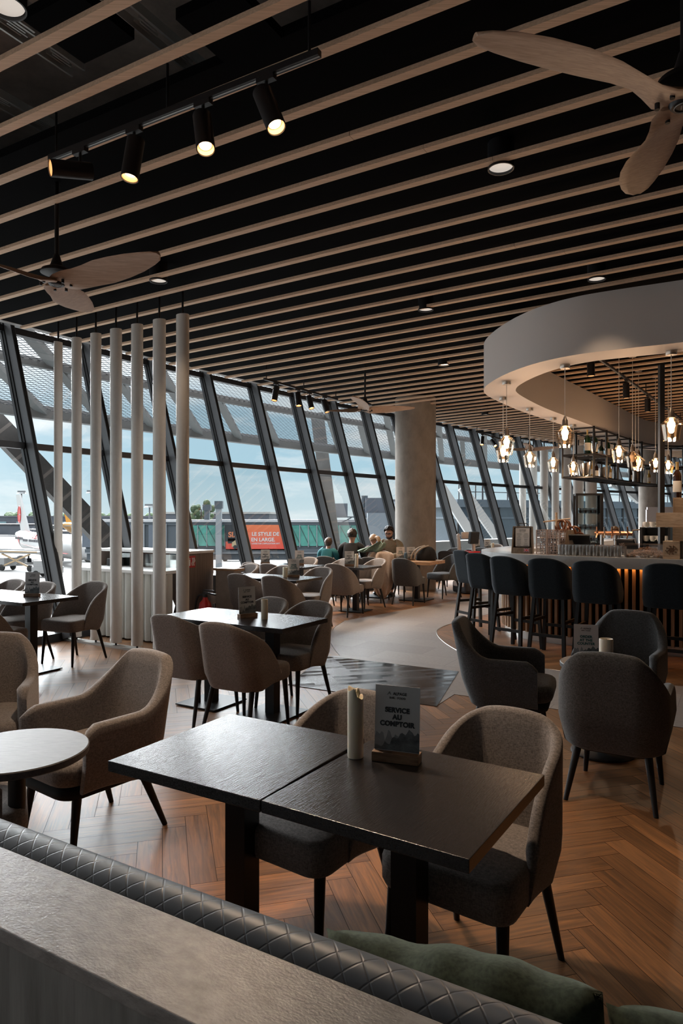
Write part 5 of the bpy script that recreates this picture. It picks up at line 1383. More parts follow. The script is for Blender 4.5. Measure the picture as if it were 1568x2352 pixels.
def person(label, loc, f, s=1.0, seat=.49, lean=.10, head=(0, .06, -14), shirt=None, sleeve='long', trouser=None, hairm=None, hair='short', beard=False, glasses=False, armz=.72, sk=None):
    """seated figure, local +Y is forward; s scales the torso, head and limbs"""
    sk = sk or skin; x0 = 0
    hipz = seat+.10*s; V = []; E = []
    def v(p, r, par=None):
        V.append((Vector(p), r)); i = len(V)-1
        if par is not None: E.append((par, i))
        return i
    ch = hipz+.42*s; sh = hipz+.50*s
    pel = v((0, -.02, hipz), (.135*s, .11*s)); w = v((0, .0, hipz+.18*s), (.115*s, .085*s), pel); c = v((0, lean*.6, ch-.06*s), (.135*s, .095*s), w); nb = v((0, lean, sh), (.07*s, .06*s), c); nk = v((0, lean+.02*s, sh+.06*s), .056*s, nb)
    hy, hp = head[1], R(head[2]); hc = Vector((head[0]*s, lean+.035*s+hy*s, sh+.178*s))
    def H(p): return hc + Matrix.Rotation(head[0]*0, 3, 'Z') @ (Matrix.Rotation(hp, 3, 'X') @ Vector(p))*s
    jaw = v(H((0, .012, -.055)), (.062*s, .066*s), nk); mid = v(H((0, .0, .015)), (.078*s, .088*s), jaw); top = v(H((0, -.008, .075)), (.066*s, .075*s), mid)
    nose = v(H((0, .095, -.012)), .014*s, mid)
    for sx in (1, -1): v(H((sx*.082, -.004, -.005)), (.012*s, .022*s), mid)
    arms = []; hands = []
    for sx in (1, -1):
        a = v((sx*.15*s, lean-.005, sh-.015*s), .062*s, c); b = v((sx*.205*s, lean-.01, sh-.05*s), .058*s, a); e = v((sx*.25*s, lean+.07*s, hipz+.235*s), .043*s, b); wz = max(armz+.03, hipz+.2*s)
        wr = v((sx*.13*s, lean+.30*s, wz), .028*s, e); arms += [a, b, e, wr]
        hd = v((sx*.10*s, lean+.37*s, wz), (.038*s, .018*s), wr)
        for k, ln in enumerate((.055, .065, .07, .062)):
            o_ = Vector((sx*(.10-.018*(k-1.5))*s, lean+.395*s, wz)); f1 = v(o_, .0095*s, hd); f2 = v(o_+Vector((0, ln*.6*s, -.004)), .009*s, f1); v(o_+Vector((0, ln*s, -.018*s)), .0075*s, f2)
        th = v((sx*.062*s, lean+.365*s, wz+.004), .010*s, hd); v((sx*.045*s, lean+.405*s, wz), .0085*s, th)
    legs = []
    kz = seat+.06*s; ly = .40*s
    for sx in (1, -1):
        h = v((sx*.085*s, .05, hipz-.02), .085*s, pel); k = v((sx*.11*s, ly, kz), .062*s, h); an = v((sx*.11*s, ly+.02, .09), .038*s, k); ft = v((sx*.115*s, ly+.15*s, .045), (.042*s, .03*s), an); legs.append((h, k, an, ft))
    body = skin_mesh('person', V, E, sk); tag(body, label, 'person', None)
    body.location = loc; body.rotation_euler = (0, 0, face(*f))
    def sub(name, idx, edges, k, m, extra=0):
        mp = {i: n for n, i in enumerate(idx)}; VV = []
        for i in idx:
            r = V[i][1]; r = r if isinstance(r, tuple) else (r, r); VV.append((V[i][0], (r[0]*k+extra, r[1]*k+extra)))
        o = skin_mesh(name, VV, [(mp[a], mp[b]) for a, b in edges], m); o.parent = body; return o
    idx = [pel, w, c, nb]; ed = [(pel, w), (w, c), (c, nb)]
    for q in range(2):
        a, b, e, wr = arms[q*4:q*4+4]; idx += [a, b, e]; ed += [(c, a), (a, b), (b, e)]
        if sleeve == 'long': idx.append(wr); ed.append((e, wr))
    sub('shirt', idx, ed, 1.2, shirt, .018)
    idx = [pel]; ed = []
    for h, k, an, ft in legs: idx += [h, k, an]; ed += [(pel, h), (h, k), (k, an)]
    sub('trousers', idx, ed, 1.05, trouser, .010)
    for h, k, an, ft in legs:
        o = skin_mesh('shoe', [(V[an][0]+Vector((0, -.02, -.045)), .05*s), (V[ft][0], (.05*s, .038*s)), (V[ft][0]+Vector((0, .06*s, -.006)), (.04*s, .03*s))], [(0, 1), (1, 2)], ink); o.parent = body
    # hair
    mb = MB(); bmesh.ops.create_uvsphere(mb.bm, u_segments=24, v_segments=16, radius=1)
    kill = []
    for q in mb.bm.verts:
        d = q.co.copy(); fr = d.y
        low = -.15 if hair in ('short', 'bun', 'pony') else -.62
        if (fr > .45 and d.z < .42) or (fr > .12 and d.z < (-.05 if hair != 'bob' else -.45)) or d.z < low-.55: kill.append(q)
        q.co = Vector((d.x*.096, d.y*.112-.008, d.z*(.112 if d.z > 0 else .125)+.036)); q.co += d*(.005*sin(13*d.x+9*d.z)+.004*sin(21*d.y))
    bmesh.ops.delete(mb.bm, geom=kill, context='VERTS')
    if hair == 'bun': mb.ball((0, -.155, .03), .042, 12)
    if hair == 'pony':
        mb.ball((.03, -.125, .02), .03, 10); mb.tube(cr_spline([Vector(p) for p in ((.03, -.12, .02), (.07, -.17, -.01), (.09, -.18, -.10), (.08, -.16, -.19))], 4), [.03, .036, .04, .042, .044, .045, .045, .044, .042, .036, .028, .018, .008], 10)
    MM = Matrix.Translation(hc) @ Matrix.Rotation(hp, 4, 'X') @ Matrix.Scale(s, 4); mb.xf(MM)
    bmesh.ops.solidify(mb.bm, geom=mb.bm.faces[:], thickness=-.004); mb.build('hair', hairm, body, smooth=True, angle=180)
    if beard:
        mb = MB(); bmesh.ops.create_uvsphere(mb.bm, u_segments=20, v_segments=14, radius=1); kill = []
        for q in mb.bm.verts:
            d = q.co.copy()
            if d.y < -.25 or d.z > .15 or (d.z > -.05 and abs(d.x) < .55): kill.append(q)
            q.co = Vector((d.x*.073, d.y*.086+.010, d.z*.075-.055))
        bmesh.ops.delete(mb.bm, geom=kill, context='VERTS'); mb.xf(MM); bmesh.ops.solidify(mb.bm, geom=mb.bm.faces[:], thickness=-.004); mb.build('beard', hairm, body, smooth=True, angle=180)
    # face: eyes, brows, mouth
    mb = MB()
    for sx in (1, -1): mb.ball((sx*.032, .080, .018), .012, 10)
    mb.xf(MM); mb.build('eyes', ink, body, smooth=True)
    mb = MB(); mb.tube([(-.024, .083, -.058), (0, .090, -.056), (.024, .083, -.058)], .005, 6); mb.xf(MM); mb.build('mouth', mat('lips', (.30, .12, .10), .5), body, smooth=True)
    if glasses:
        mb = MB()
        for sx in (1, -1):
            mb.tube([(sx*.034+.024*cos(q*PI/8), .100, .016+.018*sin(q*PI/8)) for q in range(17)], .004, 6); mb.beam((sx*.058, .098, .02), (sx*.082, .0, .02), .005, .006)
        mb.beam((-.012, .102, .018), (.012, .102, .018), .005, .005); mb.xf(MM); mb.build('glasses', blackm, body)
    return body
khaki = mat('khaki cotton', (.24, .20, .14), .9, var=.12, vscale=30); blk = mat('black cotton', (.012, .012, .013), .9); teal = mat('teal cotton', (.02, .13, .15), .9, var=.1, vscale=30); pinkc = mat('dark patterned cotton', (.10, .06, .06), .9, var=.5, vscale=50)
dkhair = mat('dark brown hair', (.022, .014, .010), .5, var=.3, vscale=40); bhair = mat('blond hair', (.34, .22, .13), .5, var=.3, vscale=40); jeans = mat('dark denim', (.02, .025, .04), .9)
person('bearded person in khaki shirt with dark glasses, head bent, sitting before the pillar', (1.05, 14.10, 0), (-.35, -.94), 1.0, .47, .16, (0, .05, -22), khaki, 'long', jeans, dkhair, 'short', True, True, .76)
person('person in black top with hair in a bun, seen from behind', (.17, 12.97, 0), (.2, .98), .95, .47, .12, (0, .03, -10), blk, 'long', jeans, dkhair, 'bun', armz=.76)
person('child in teal top with short brown hair, seen from behind', (-.28, 13.10, 0), (.3, .95), .74, .49, .06, (0, .02, -8), teal, 'short', jeans, mat('chestnut hair', (.07, .04, .025), .5, var=.3, vscale=40), 'bob', armz=.76)
person('child with blond ponytail bending over beside the person in black', (.66, 13.30, 0), (-.2, .98), .80, .49, .10, (0, .03, -25), pinkc, 'long', jeans, bhair, 'pony', armz=.76)
person('person with blond hair sitting far behind the bar, right of the taps', (6.55, 16.3, 0), (-.5, -.86), .95, .47, .1, (0, .03, -10), blk, 'long', jeans, bhair, 'short', armz=.76)
person('person in white shirt sitting far behind the bar, left of the cup cabinet', (7.35, 16.2, 0), (-.2, -.97), 1.0, .47, .1, (0, .03, -10), mat('white cotton', (.7, .7, .72), .9), 'long', jeans, dkhair, 'short', armz=.76)
put('charcoal', 6.55, 16.3, -.5, -.86, 'charcoal dining chair under the blond person far behind the bar', 'charcoal dining chairs'); put('charcoal', 7.35, 16.2, -.2, -.97, 'charcoal dining chair under the person in white behind the bar', 'charcoal dining chairs')

# ================================================================= coats, bags, robot
def coat(name, label, m, loc, rz, rows):
    """hung garment as a closed folded sleeve: rows of (z, centre x, half width, depth, y, fold phase)"""
    mb = MB(); n = 48; rings = []
    for (z, cx, hw, dp, y, ph) in rows:
        ring = []
        for i in range(n):
            a = 2*PI*i/n; f = 1+.0*sin(5*a); x = cx+hw*cos(a); yy = y+dp*sin(a)*(1+.35*sin(7*a*1+ph))+.018*sin(9*cos(a)*1.3+ph)
            ring.append(Vector((x, yy, z+.02*sin(4*cos(a)+ph)*(1 if z < .5 else .4))))
        rings.append(ring)
    mb.loft(rings); return tag(mb.build(name, m, smooth=True, angle=180, loc=loc, rz=rz), label, name)
wool = fabric('beige wool coat', (.40, .32, .27), .18, .6, .6); olive = mat('sage green jacket', (.13, .18, .14), .8, var=.35, vscale=9); 
c_ = FIRST['charcoal']
coat('coat', 'long beige coat hung over a chair back in front of the bearded person', wool, (.70, 12.56, 0), R(-14), [(.94, .02, .10, .05, .06, 0), (.925, .02, .19, .10, .05, .3), (.88, .02, .245, .105, .03, .5), (.75, .02, .25, .085, -.02, .8), (.60, .03, .24, .08, -.04, 1.2), (.45, .05, .22, .075, -.05, 1.6), (.30, .06, .18, .065, -.05, 2.0), (.18, .07, .12, .05, -.05, 2.3), (.10, .08, .05, .03, -.05, 2.5)])
coat('jacket', 'sage green jacket thrown over the beige coat on the chair', olive, (.60, 12.62, .90), R(-14), [(.03, -.12, .17, .07, .0, .2), (.05, -.10, .22, .10, 0, .9), (.09, -.04, .20, .10, .02, 1.4), (.14, .05, .16, .09, .03, 2.2), (.18, .10, .11, .07, .04, 2.8), (.205, .13, .05, .03, .04, 3)])
coat('garment', 'dark garment lying over the armchair at the left edge', blk, (-2.27, 3.86, .47), R(20), [(0, 0, .22, .15, 0, 0), (.04, 0, .24, .17, 0, .5), (.12, .02, .20, .14, .0, 1), (.22, .05, .15, .10, .02, 1.6), (.29, .06, .06, .05, .02, 2)])
def bag():
    t = thing('backpack', 'dark backpack with pale straps on the thick oak table', 'bag', (1.60, 12.95, .75), R(-25))
    mb = MB(); rings = []
    for z, k in ((0, .9), (.02, 1), (.12, 1), (.2, .85), (.25, .55), (.265, .2)): rings.append([Vector((.20*k*cos(2*PI*i/24)*(1+.06*sin(3*i)), .13*k*sin(2*PI*i/24), z)) for i in range(24)])
    mb.loft(rings); mb.build('body', blk, t, smooth=True)
    for dx in (-.15, -.08):
        mb = MB(); mb.tube(cr_spline([Vector(p) for p in ((dx-.10, -.14, .02), (dx-.06, -.15, .14), (dx+.04, -.12, .235), (dx+.14, -.02, .275))], 5), .016, 8); mb.build('strap', mat('beige strap', (.32, .27, .22), .8), t, smooth=True)
bag()
def robot():
    t = thing('serving_robot', 'white and black serving robot with red edged trays right of the pillar', 'robot', (2.60, 14.15, 0), R(-62))
    wh = mat('warm white plastic', (.60, .53, .49), .35)
    # local +x is the front (towards the left of the picture)
    mb = MB(); mb.box((0, 0, .13), (.46, .42, .24), bev=.05); mb.build('base', blackm, t)
    mb = MB(); mb.box((.0, -.20, .19), (.34, .06, .10), bev=.02); mb.build('base_cover', wh, t)
    for s in (1, -1):
        mb = MB(); mb.tube(cr_spline([Vector(p) for p in ((.06, s*.20, .18), (.08, s*.20, .35), (.0, s*.19, .75), (-.04, s*.18, 1.05), (-.12, s*.14, 1.16), (-.14, s*.10, 1.2))], 5), .038, 10); mb.build('frame_post', wh, t, smooth=True)
    for z in (.36, .60, .84):
        mb = MB(); mb.box((.02, 0, z), (.36, .34, .02), bev=.008); tr = mb.build('tray', blackm, t)
        mb = MB()
        for sy in (1, -1): mb.box((.02, sy*.175, z+.012), (.37, .012, .022))
        for sx in (1, -1): mb.box((.02+sx*.185, 0, z+.012), (.012, .35, .022))
        mb.build('tray_edge', mat('bright red edge', (.75, .01, .02), .4), tr)
    mb = MB(); mb.box((.08, -.02, 1.17), (.09, .22, .25), M=Matrix.Rotation(R(8), 4, 'Y'), bev=.02); h = mb.build('head', blackm, t)
    mb = MB(); mb.box((-.03, -.02, 1.19), (.06, .20, .14), bev=.02); mb.build('head_cover', wh, t)
robot()

# ================================================================= things on the bar
ct = 1.1105
clear = clear_glass('tumbler glass', (.98, .98, .98), .5, milky=.06)  # white mixed into the glass stands in for its glints
pink = mat('pale rose plastic', (.52, .40, .35), .4); crate_w = wood('pine crate', (.46, .31, .20), (.66, .49, .34), .55, 3, 14, 14, .08); crate_d = wood('tan crate', (.30, .19, .11), (.46, .31, .19), .55, 3, 14, 14, .08); brand = mat('burnt print', (.16, .08, .04), .7)
def barp(px_, off, z=ct): q = on_bar(px_, off); return (q.x, q.y, z)
def menu_box():
    p = barp(1200, .24); t = thing('menu_box', 'wooden menu box with handle and small flag on the left of the bar', 'menu stand', p, R(-24))
    w, h = .25, .34
    mb = MB()
    for s in (1, -1): mb.loft([[Vector((s*w/2+dx, -.075, 0)), Vector((s*w/2+dx, .075, 0)), Vector((s*w/2*.92+dx, .035, h)), Vector((s*w/2*.92+dx, -.015, h))] for dx in (-.007, .007)])
    mb.box((0, .04, h/2), (w*.94, .012, h), M=Matrix.Rotation(R(6), 4, 'X')); mb.box((0, .01, h-.006), (w*.93, .05, .012)); mb.build('frame', wood('grey oak box', (.13, .10, .075), (.24, .19, .15), .6, 20, 20, 3, .08), t)
    mb = MB(); mb.box((0, -.076, .035), (w, .012, .075)); fr = mb.build('front_board', MATS['grey oak box'], t)
    mb = MB(); mb.tube(cr_spline([Vector(q) for q in ((-.07, .01, h), (-.055, .01, h+.035), (0, .01, h+.04), (.055, .01, h+.035), (.07, .01, h))], 4), .005, 8); mb.build('handle', blackm, t)
    mb = MB(); mb.box((0, -.03, .205), (.175, .003, .24), M=Matrix.Rotation(R(-4), 4, 'X')); pg = mb.build('menu_sheet', mat('white menu sheet', (.62, .63, .65), .6), t)
    ML = Matrix.Rotation(R(-4), 4, 'X') @ Matrix.Translation((0, -.0325, 0))
    text('ALPAGE', .022, ink, pg, ML @ Matrix.Translation((0, 0, .292)) @ RX, .0002); text('BAR · FOOD', .013, ink, pg, ML @ Matrix.Translation((0, 0, .272)) @ RX)
    mb = MB(); rn = random.Random(2)
    for c in (-.043, .043):
        for i in range(13): mb.box((c, 0, .245-i*.0125), (.03+.035*rn.random(), .0008, .004 if i % 6 else .006))
    mb.xf(ML); mb.build('menu_lines', mat('grey print', (.25, .26, .27), .6), pg)
    f = MB(); f.box((.06, -.083, .042), (.066, .002, .040)); fl = f.build('flag', mat('navy flag blue', (.03, .05, .22), .6), fr)
    for mm, ww, k in ((wpr, .012, 0), (mat('flag red', (.55, .02, .03), .6), .006, 1)):
        mb = MB(); mb.box((.06, -.0842-k*.0008, .042), (.066, .0008, ww)); mb.box((.06, -.0842-k*.0008, .042), (ww, .0008, .040))
        for s in (1, -1): mb.beam((.06-.033, -.0840-k*.0008, .042-s*.02), (.06+.033, -.0840-k*.0008, .042+s*.02), .0006, ww*.6, up=(0, 0, 1))
        mb.build('flag_cross', mm, fl)
menu_box()
TUM = [None]
def tumbler(p, lab, group, h=.125, r=.036):
    if TUM[0] is None:
        t = thing('tumbler', lab, 'glass'); mb = MB(); mb.lathe([(0, 0), (.030, 0), (.032, .004), (.038, .125), (.0355, .125), (.030, .012), (0, .012)], n=16); mb.build('glass', clear, t, smooth=True, angle=50)
        mb = MB(); mb.lathe([(.0356, .1235), (.0385, .1235), (.0385, .127), (.0356, .127)], n=16); mb.build('rim', clear_glass('glass rim', (.9, .9, .9), .8), t, smooth=True); TUM[0] = t
    else: t = dup(TUM[0])
    t.location = p; t['label'] = lab; t['group'] = group
def glass_row():
    k = 0
    for row, off in enumerate((.14, .225, .31, .40)):
        px_ = 1287+row*2
        while px_ < 1432:
            q = on_bar(px_, off)
            tumbler((q.x, q.y, ct), 'clear upturned tumbler in the dense rows of glasses along the bar', 'tumblers in rows on the bar'); px_ += 16
glass_row()
def glass_rack(px0, px1, off, lab, n=5, back=.26):
    a = on_bar(px0, off); b = on_bar(px1, off); d = (b-a); L = d.length; d.normalize(); rz = math.atan2(d.y, d.x); c = (a+b)/2
    t = thing('glass_rack', lab, 'glass rack', (c.x, c.y, ct), rz); H = .30
    mb = MB(); nx = max(3, int(L/.033)); nz = 9
    for y in (0, back):
        for i in range(nx+1): mb.box((-L/2+L*i/nx, y, H/2), (.005, .005, H))
        for j in range(nz+1): mb.box((0, y, H*j/nz), (L, .005, .005))
    for x in (-L/2, L/2):
        for i in range(6): mb.box((x, back*i/5, H/2), (.005, .005, H))
        for j in range(nz+1): mb.box((x, back/2, H*j/nz), (.005, back, .005))
    mb.build('lattice', pink, t)
    mb = MB()
    for j in range(3):
        mb.box((0, back/2, .003+j*.1), (L, back, .005))
    for x in (-L/2, L/2): mb.box((x, 0, H/2), (.014, .014, H))
    mb.build('tray', pink, t)
    M = t.matrix_basis
    for j in range(2):
        for i in range(int(L/.08)):
            for y in (.07, .18): 
                q = Matrix.Translation((c.x, c.y, ct)) @ Matrix.Rotation(rz, 4, 'Z') @ Vector((-L/2+.05+i*.08, y, .006+j*.15)); tumbler(q, 'clear tumbler standing inside the rose plastic glass racks', 'tumblers inside the glass racks')
glass_rack(1232, 1254, .20, 'rose plastic rack full of glasses next to the menu box'); glass_rack(1257, 1284, .24, 'open rose plastic lattice rack right of the full glass rack')
def bowl():
    q = on_bar(1482, .26); t = thing('plastic_bowl', 'clear angular plastic bowl of nuts on the bar at right', 'bowl', (q.x, q.y, ct), R(-34))
    mb = MB(); P = lambda w, d, z: [Vector((x*w, y*d, z)) for x, y in ((-1, -1), (1, -1), (1, 1), (-1, 1))]
    mb.loft([P(.20, .10, .002), P(.265, .145, .155), P(.262, .142, .156), P(.196, .097, .006)], cap=False); mb.quad(*P(.198, .098, .004)); mb.build('bowl_wall', clear_glass('clear plastic', (.90, .88, .88), .8), t)
    o = MB(); rn = random.Random(9)
    for i in range(230):
        x, y = rn.uniform(-.19, .2), rn.uniform(-.10, .10); top = .10*(1-((x-.02)/.21)**2)*(1-(y/.125)**2); z = .012+rn.random()**.5*max(.004, top)
        o.ball((0, 0, 0), .016, 6, (1.25, .8, .8), M=Matrix.Translation((x, y, z)) @ Matrix.Rotation(rn.uniform(0, 3), 4, 'Z') @ Matrix.Rotation(rn.uniform(0, 3), 4, 'Y'))
    ob = o.build('nuts', mat('brown nuts', (.32, .17, .09), .7, var=.4, vscale=40), smooth=True, loc=(q.x, q.y, ct), rz=R(-34)); tag(ob, 'heap of brown nuts in the clear plastic bowl', 'nuts', kind='stuff')
bowl()
def emblem(par, M):
    mb = MB(); mb.ball((0, 0, 0), .022, 8, (1, .05, 1)); 
    for a in range(0, 360, 45): mb.tube([(.02*cos(R(a)), 0, .02*sin(R(a))), (.045*cos(R(a+25)), 0, .045*sin(R(a+25))), (.05*cos(R(a)), 0, .035*sin(R(a)))], .004, 5)
    mb.xf(M); mb.build('burnt_emblem', brand, par)
def crate(x, y, z, w, d, h, rz, lab, m, em=None):
    t = thing('wine_crate', lab, 'crate', (x, y, z), rz, 'stacked wooden wine crates')
    mb = MB(); mb.box((0, 0, h/2), (w, d, h), bev=.002); c = mb.build('box', m, t)
    mb = MB()
    for s in (1, -1):
        mb = MB(); mb.box((s*(w/2-.006), -.002, h/2), (.012, d+.002, h+.001)); mb.build('end_board', m, c)
    if em: emblem(c, Matrix.Translation((em, -d/2-.003, h*.5)) @ Matrix.Scale(min(1.2, h/.14), 4))
rzb = R(-33)
q0 = on_bar(1545, .22); bx, by = q0.x, q0.y
e = Vector((cos(rzb), sin(rzb))); nrm_ = Vector((-sin(rzb), cos(rzb)))
def cr(u, vv): p = Vector((bx, by))+e*u+nrm_*vv; return p.x, p.y
crate(*cr(.00, .02), ct, .17, .30, .195, rzb, 'upright pale wine crate with emblem right of the bowl of nuts', crate_w, .001)
crate(*cr(.29, .06), ct, .36, .30, .195, rzb, 'tan wine crate at the right picture edge on the bar', crate_d)
crate(*cr(.22, .04), ct+.197, .42, .30, .15, rzb, 'tan wine crate, second layer of the stack on the bar', crate_d, -.02)
crate(*cr(.10, .06), ct+.349, .52, .30, .16, rzb, 'pale pine wine crate with emblem, third layer of the stack', crate_w, .16)
crate(*cr(.06, .05), ct+.511, .10, .26, .165, rzb, 'narrow reddish crate standing on the pale crate', crate_d); crate(*cr(.26, .05), ct+.511, .27, .28, .168, rzb, 'square tan crate on top under the white labelled bottle', crate_d)
crate(*cr(.18, .12), ct+.680, .14, .10, .34, rzb, 'slim upright pale wine box between the two big bottles', crate_w)
bottle(*cr(.04, .02), ct+.677, 'wine bottle with pink label on the narrow crate at right', botb, foil, .40, 'wine bottles on the crates', rzb+R(10), .045)
bottle(*cr(.22, -.04), ct+.680, 'big wine bottle with white label at the right picture edge', botc, foilr, .52, 'wine bottles on the crates', rzb+R(10), .058)
mb = MB(); mb.box((0, 0, .45), (.045, .03, .90)); wp = cr(.165, .172); tag(mb.build('wooden_post', crate_w, loc=(wp[0], wp[1], ct+.681), rz=rzb), 'pale wooden upright standing on the crates behind the nearest pendant lamp', 'post')
# fridge
def fridge():
    x, y = 3.95, 10.95; rz = R(-14); t = thing('display_fridge', 'tall black display fridge with glass front behind the bar', 'fridge', (x, y, .965), rz); w, d, h = .40, .42, .98
    mb = MB(); f = .03
    for sx in (1, -1):
        for sy in (1, -1): mb.box((sx*(w/2-f/2), sy*(d/2-f/2), h/2), (f if sy < 0 and sx < 0 else f*1.6, f, h))
    mb.box((0, 0, h-.015), (w, d, .03)); mb.box((0, 0, .10), (w, d, .20)); mb.build('frame', blackm, t)
    gl_ = clear_glass('fridge glass', (.9, .93, .93), .25)
    for s in (1, -1):
        mb = MB(); mb.box((0, s*(d/2-.01), .58), (w-.06, .005, .76)); mb.build('glass_panel', gl_, t)
        mb = MB(); mb.box((s*(w/2-.01), 0, .58), (.005, d-.06, .76)); mb.build('glass_panel', gl_, t)
    for z in (.22, .40, .66): mb = MB(); mb.box((0, 0, z), (w-.05, d-.05, .008)); mb.build('shelf', gl_ if z > .3 else blackm, t)
    jar = mat('berry dessert', (.10, .03, .02), .4, var=.6, vscale=60); i = 0; J = None
    for z in (.224, .404, .664):
        for xx in (-.13, -.055, .02, .095):
            for yy in (-.10, .06):
                p = Matrix.Translation((x, y, .965)) @ Matrix.Rotation(rz, 4, 'Z') @ Vector((xx, yy, z+.001))
                if J is None:
                    J = thing('dessert_jar', 'x', 'jar'); mb = MB(); mb.lathe([(0, 0), (.030, 0), (.032, .07), (.028, .085), (.026, .085), (.028, .004), (0, .004)], n=14); mb.build('glass', clear, J, smooth=True, angle=50)
                    mb = MB(); mb.lathe([(0, .006), (.027, .006), (.028, .05), (0, .055)], n=14); mb.build('dessert', jar, J, smooth=True, angle=50); o = J
                else: o = dup(J)
                o.location = p; o['label'] = 'small glass dessert jar on a shelf of the black display fridge'; o['group'] = 'dessert jars in the fridge'
fridge()
def cup_cabinet():
    x, y = 4.55, 9.85; rz = R(-34); t = thing('cup_cabinet', 'low black cabinet with glass shelves full of white cups behind the bar', 'cabinet', (x, y, .965), rz); w, d, h = .40, .34, .46
    mb = MB(); mb.box((-w/2+.015, 0, h/2), (.03, d, h)); mb.box((w/2-.015, 0, h/2), (.03, d, h)); mb.box((0, d/2-.01, h/2), (w, .02, h)); mb.box((0, 0, .05), (w, d, .10)); mb.build('frame', blackm, t)
    for z in (.26, h): mb = MB(); mb.box((0, 0, z-.006), (w-.04, d-.02, .010)); mb.build('glass_shelf', clear_glass('cabinet shelf glass', (.75, .8, .8), .3), t)
    por = mat('white porcelain', (.62, .60, .58), .25); Cp = None
    for z in (.101, .261, .461):
        for i in range(4):
            for j in range(2):
                p = Matrix.Translation((x, y, .965)) @ Matrix.Rotation(rz, 4, 'Z') @ Vector((-.135+i*.09, -.09+j*.12, z))
                if Cp is None:
                    Cp = thing('coffee_cup', 'x', 'cup'); mb = MB(); mb.lathe([(0, 0), (.024, 0), (.038, .03), (.041, .075), (.037, .075), (.033, .03), (0, .006)], n=18); mb.build('bowl', por, Cp, smooth=True, angle=60)
                    mb = MB(); mb.tube([(.038+.022*sin(R(a)), 0, .042-.022*cos(R(a))) for a in range(0, 181, 20)], .005, 6); mb.build('handle', por, Cp, smooth=True); o = Cp
                else: o = dup(Cp)
                o.location = p; o.rotation_euler = (0, 0, rz+random.uniform(-1, 1)); o['label'] = 'white coffee cup stacked in the black cup cabinet'; o['group'] = 'white coffee cups in the cabinet'
cup_cabinet()
pret = mat('baked pretzel', (.17, .055, .018), .35, var=.3, vscale=30)
def pretzel_stand(x, y, z, rz, lab, n):
    t = thing('pretzel_stand', lab, 'stand', (x, y, z), rz)
    mb = MB(); mb.cyl((0, 0, 0), (0, 0, .52), .015, n=12); mb.build('pole', crate_w, t); mb = MB(); mb.box((0, 0, .012), (.16, .16, .024)); mb.build('base', crate_w, t)
    mb = MB(); mb.cyl((-.16, 0, .40), (.17, 0, .44), .009, n=10); mb.build('peg', crate_w, t)
    for i in range(n):
        P = [(.075*sin(a)*(1+.0*a)*(1 if i else 1)+.02*sin(3*a), .018*cos(2*a), .06*cos(a)+.025*cos(2*a)) for a in [2*PI*k/28 for k in range(29)]]
        mb = MB(); mb.tube(P, [.012+.006*abs(sin(k*PI/28)) for k in range(29)], 8, cap=False)
        b = (.05+.035*i, -.03+.02*(i % 3), .33-.075*(i // 3))
        tag(mb.build('pretzel', pret, smooth=True, loc=Matrix.Translation((x, y, z)) @ Matrix.Rotation(rz, 4, 'Z') @ Vector(b), rz=rz+R(-40+37*i)), 'brown baked pretzel hanging on the %s wooden peg stand' % lab.split()[0], 'pretzel', 'pretzels on the %s stand' % lab.split()[0])
q = on_bar(1277, .50); pretzel_stand(q.x, q.y, ct, R(-10), 'left wooden peg stand with pretzels behind the glass racks', 7)
pretzel_stand(4.62, 10.45, .965, R(-10), 'right wooden peg stand with pretzels beside the cup cabinet', 5)
def pos(x, y, z, rz, lab, k=1):
    t = thing('payment_terminal', lab, 'terminal', (x, y, z), rz); mb = MB(); mb.box((0, 0, .012), (.22*k, .2, .024)); mb.box((0, .04, .10), (.04, .04, .18)); mb.build('stand', blackm, t)
    mb = MB(); mb.box((0, -.02, .20), (.34*k, .025, .26*k), M=Matrix.Rotation(R(-38), 4, 'X')); mb.build('screen', blackm, t)
q = on_bar(1335, .54); pos(q.x, q.y, ct, R(150), 'black till screen seen from behind in front of the display fridge', .72); pos(4.35, 10.25, .965, R(120), 'tilted black till screen left of the cup cabinet')
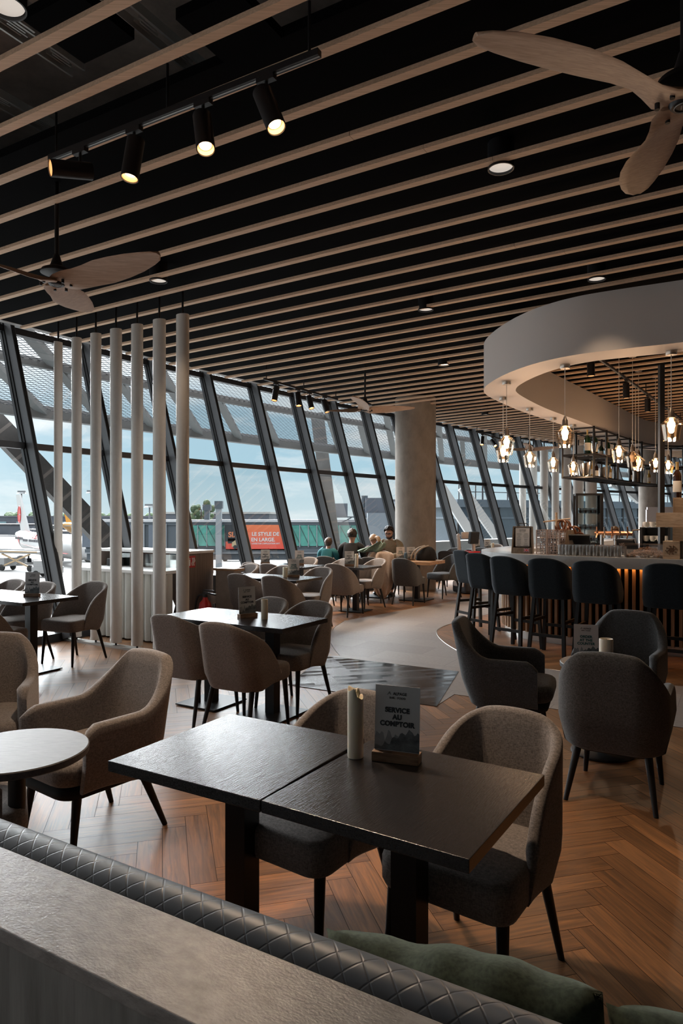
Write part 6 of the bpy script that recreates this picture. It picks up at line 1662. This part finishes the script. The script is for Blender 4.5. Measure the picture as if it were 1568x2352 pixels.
def taps():
    t = thing('beer_tap_tower', 'copper and steel beer tap tower right of the display fridge', 'beer tap', (4.05, 10.35, .965), R(-35)); cop = mat('copper', (.60, .30, .17), .25, metal=1)
    for s in (-.1, .1):
        mb = MB(); mb.cyl((s, 0, 0), (s, 0, .34), .028, n=16); mb.build('column', silver, t, smooth=True, angle=40)
    mb = MB(); mb.cyl((-.20, 0, .36), (.34, 0, .36), .032, n=16); mb.build('crossbar', cop, t, smooth=True, angle=40)
    for i in range(5):
        mb = MB(); mb.cyl((-.16+i*.11, -.03, .35), (-.16+i*.11, -.09, .29), .010, n=8); mb.cyl((-.16+i*.11, -.04, .37), (-.16+i*.11, -.06, .46), .012, n=8); mb.build('tap', silver if i % 2 else cop, t)
taps()
def cutlery_box():
    q = on_bar(1296, .44); t = thing('straw_box', 'small wooden box of brown sticks behind the glasses', 'box', (q.x, q.y, ct), R(-20)); mb = MB(); mb.box((0, 0, .05), (.14, .10, .10)); mb.build('box', crate_d, t)
    for i in range(12):
        mb = MB(); mb.box((-.055+.01*i, -.03+.02*(i % 4), .115+.02*(i % 3)), (.012, .008, .11)); mb.build('stick', mat('brown paper', (.34, .21, .13), .8), t)
cutlery_box()
def back_menu():
    q = on_bar(1313, .52); t = thing('menu_box', 'second wooden menu box seen edge on, left of the display fridge', 'menu stand', (q.x, q.y, ct), R(55)); mb = MB(); mb.loft([[Vector((s, -.075, 0)), Vector((s, .075, 0)), Vector((s, .03, .30)), Vector((s, -.02, .30))] for s in (-.12, .12)]); mb.build('frame', wood('light oak box', (.22, .15, .10), (.36, .26, .18), .6, 20, 20, 3, .05), t)
    mb = MB(); mb.tube([(-.05, 0, .30), (-.04, 0, .34), (.04, 0, .34), (.05, 0, .30)], .005, 6); mb.build('handle', blackm, t)
back_menu()
def screen_unit():
    t = thing('back_wall_unit', 'white frame unit with dark screen behind the cup cabinet', 'cabinet', (10.0, 21.5, 0), R(-20)); mb = MB(); mb.box((0, 0, .9), (.75, .4, 1.8)); mb.box((.75, 0, 1.84), (2.2, .4, .08)); mb.build('frame', mat('soft white laminate', (.62, .60, .62), .5), t); mb = MB(); mb.box((.12, -.205, 1.40), (.42, .02, .45)); mb.build('screen', black, t)
screen_unit()
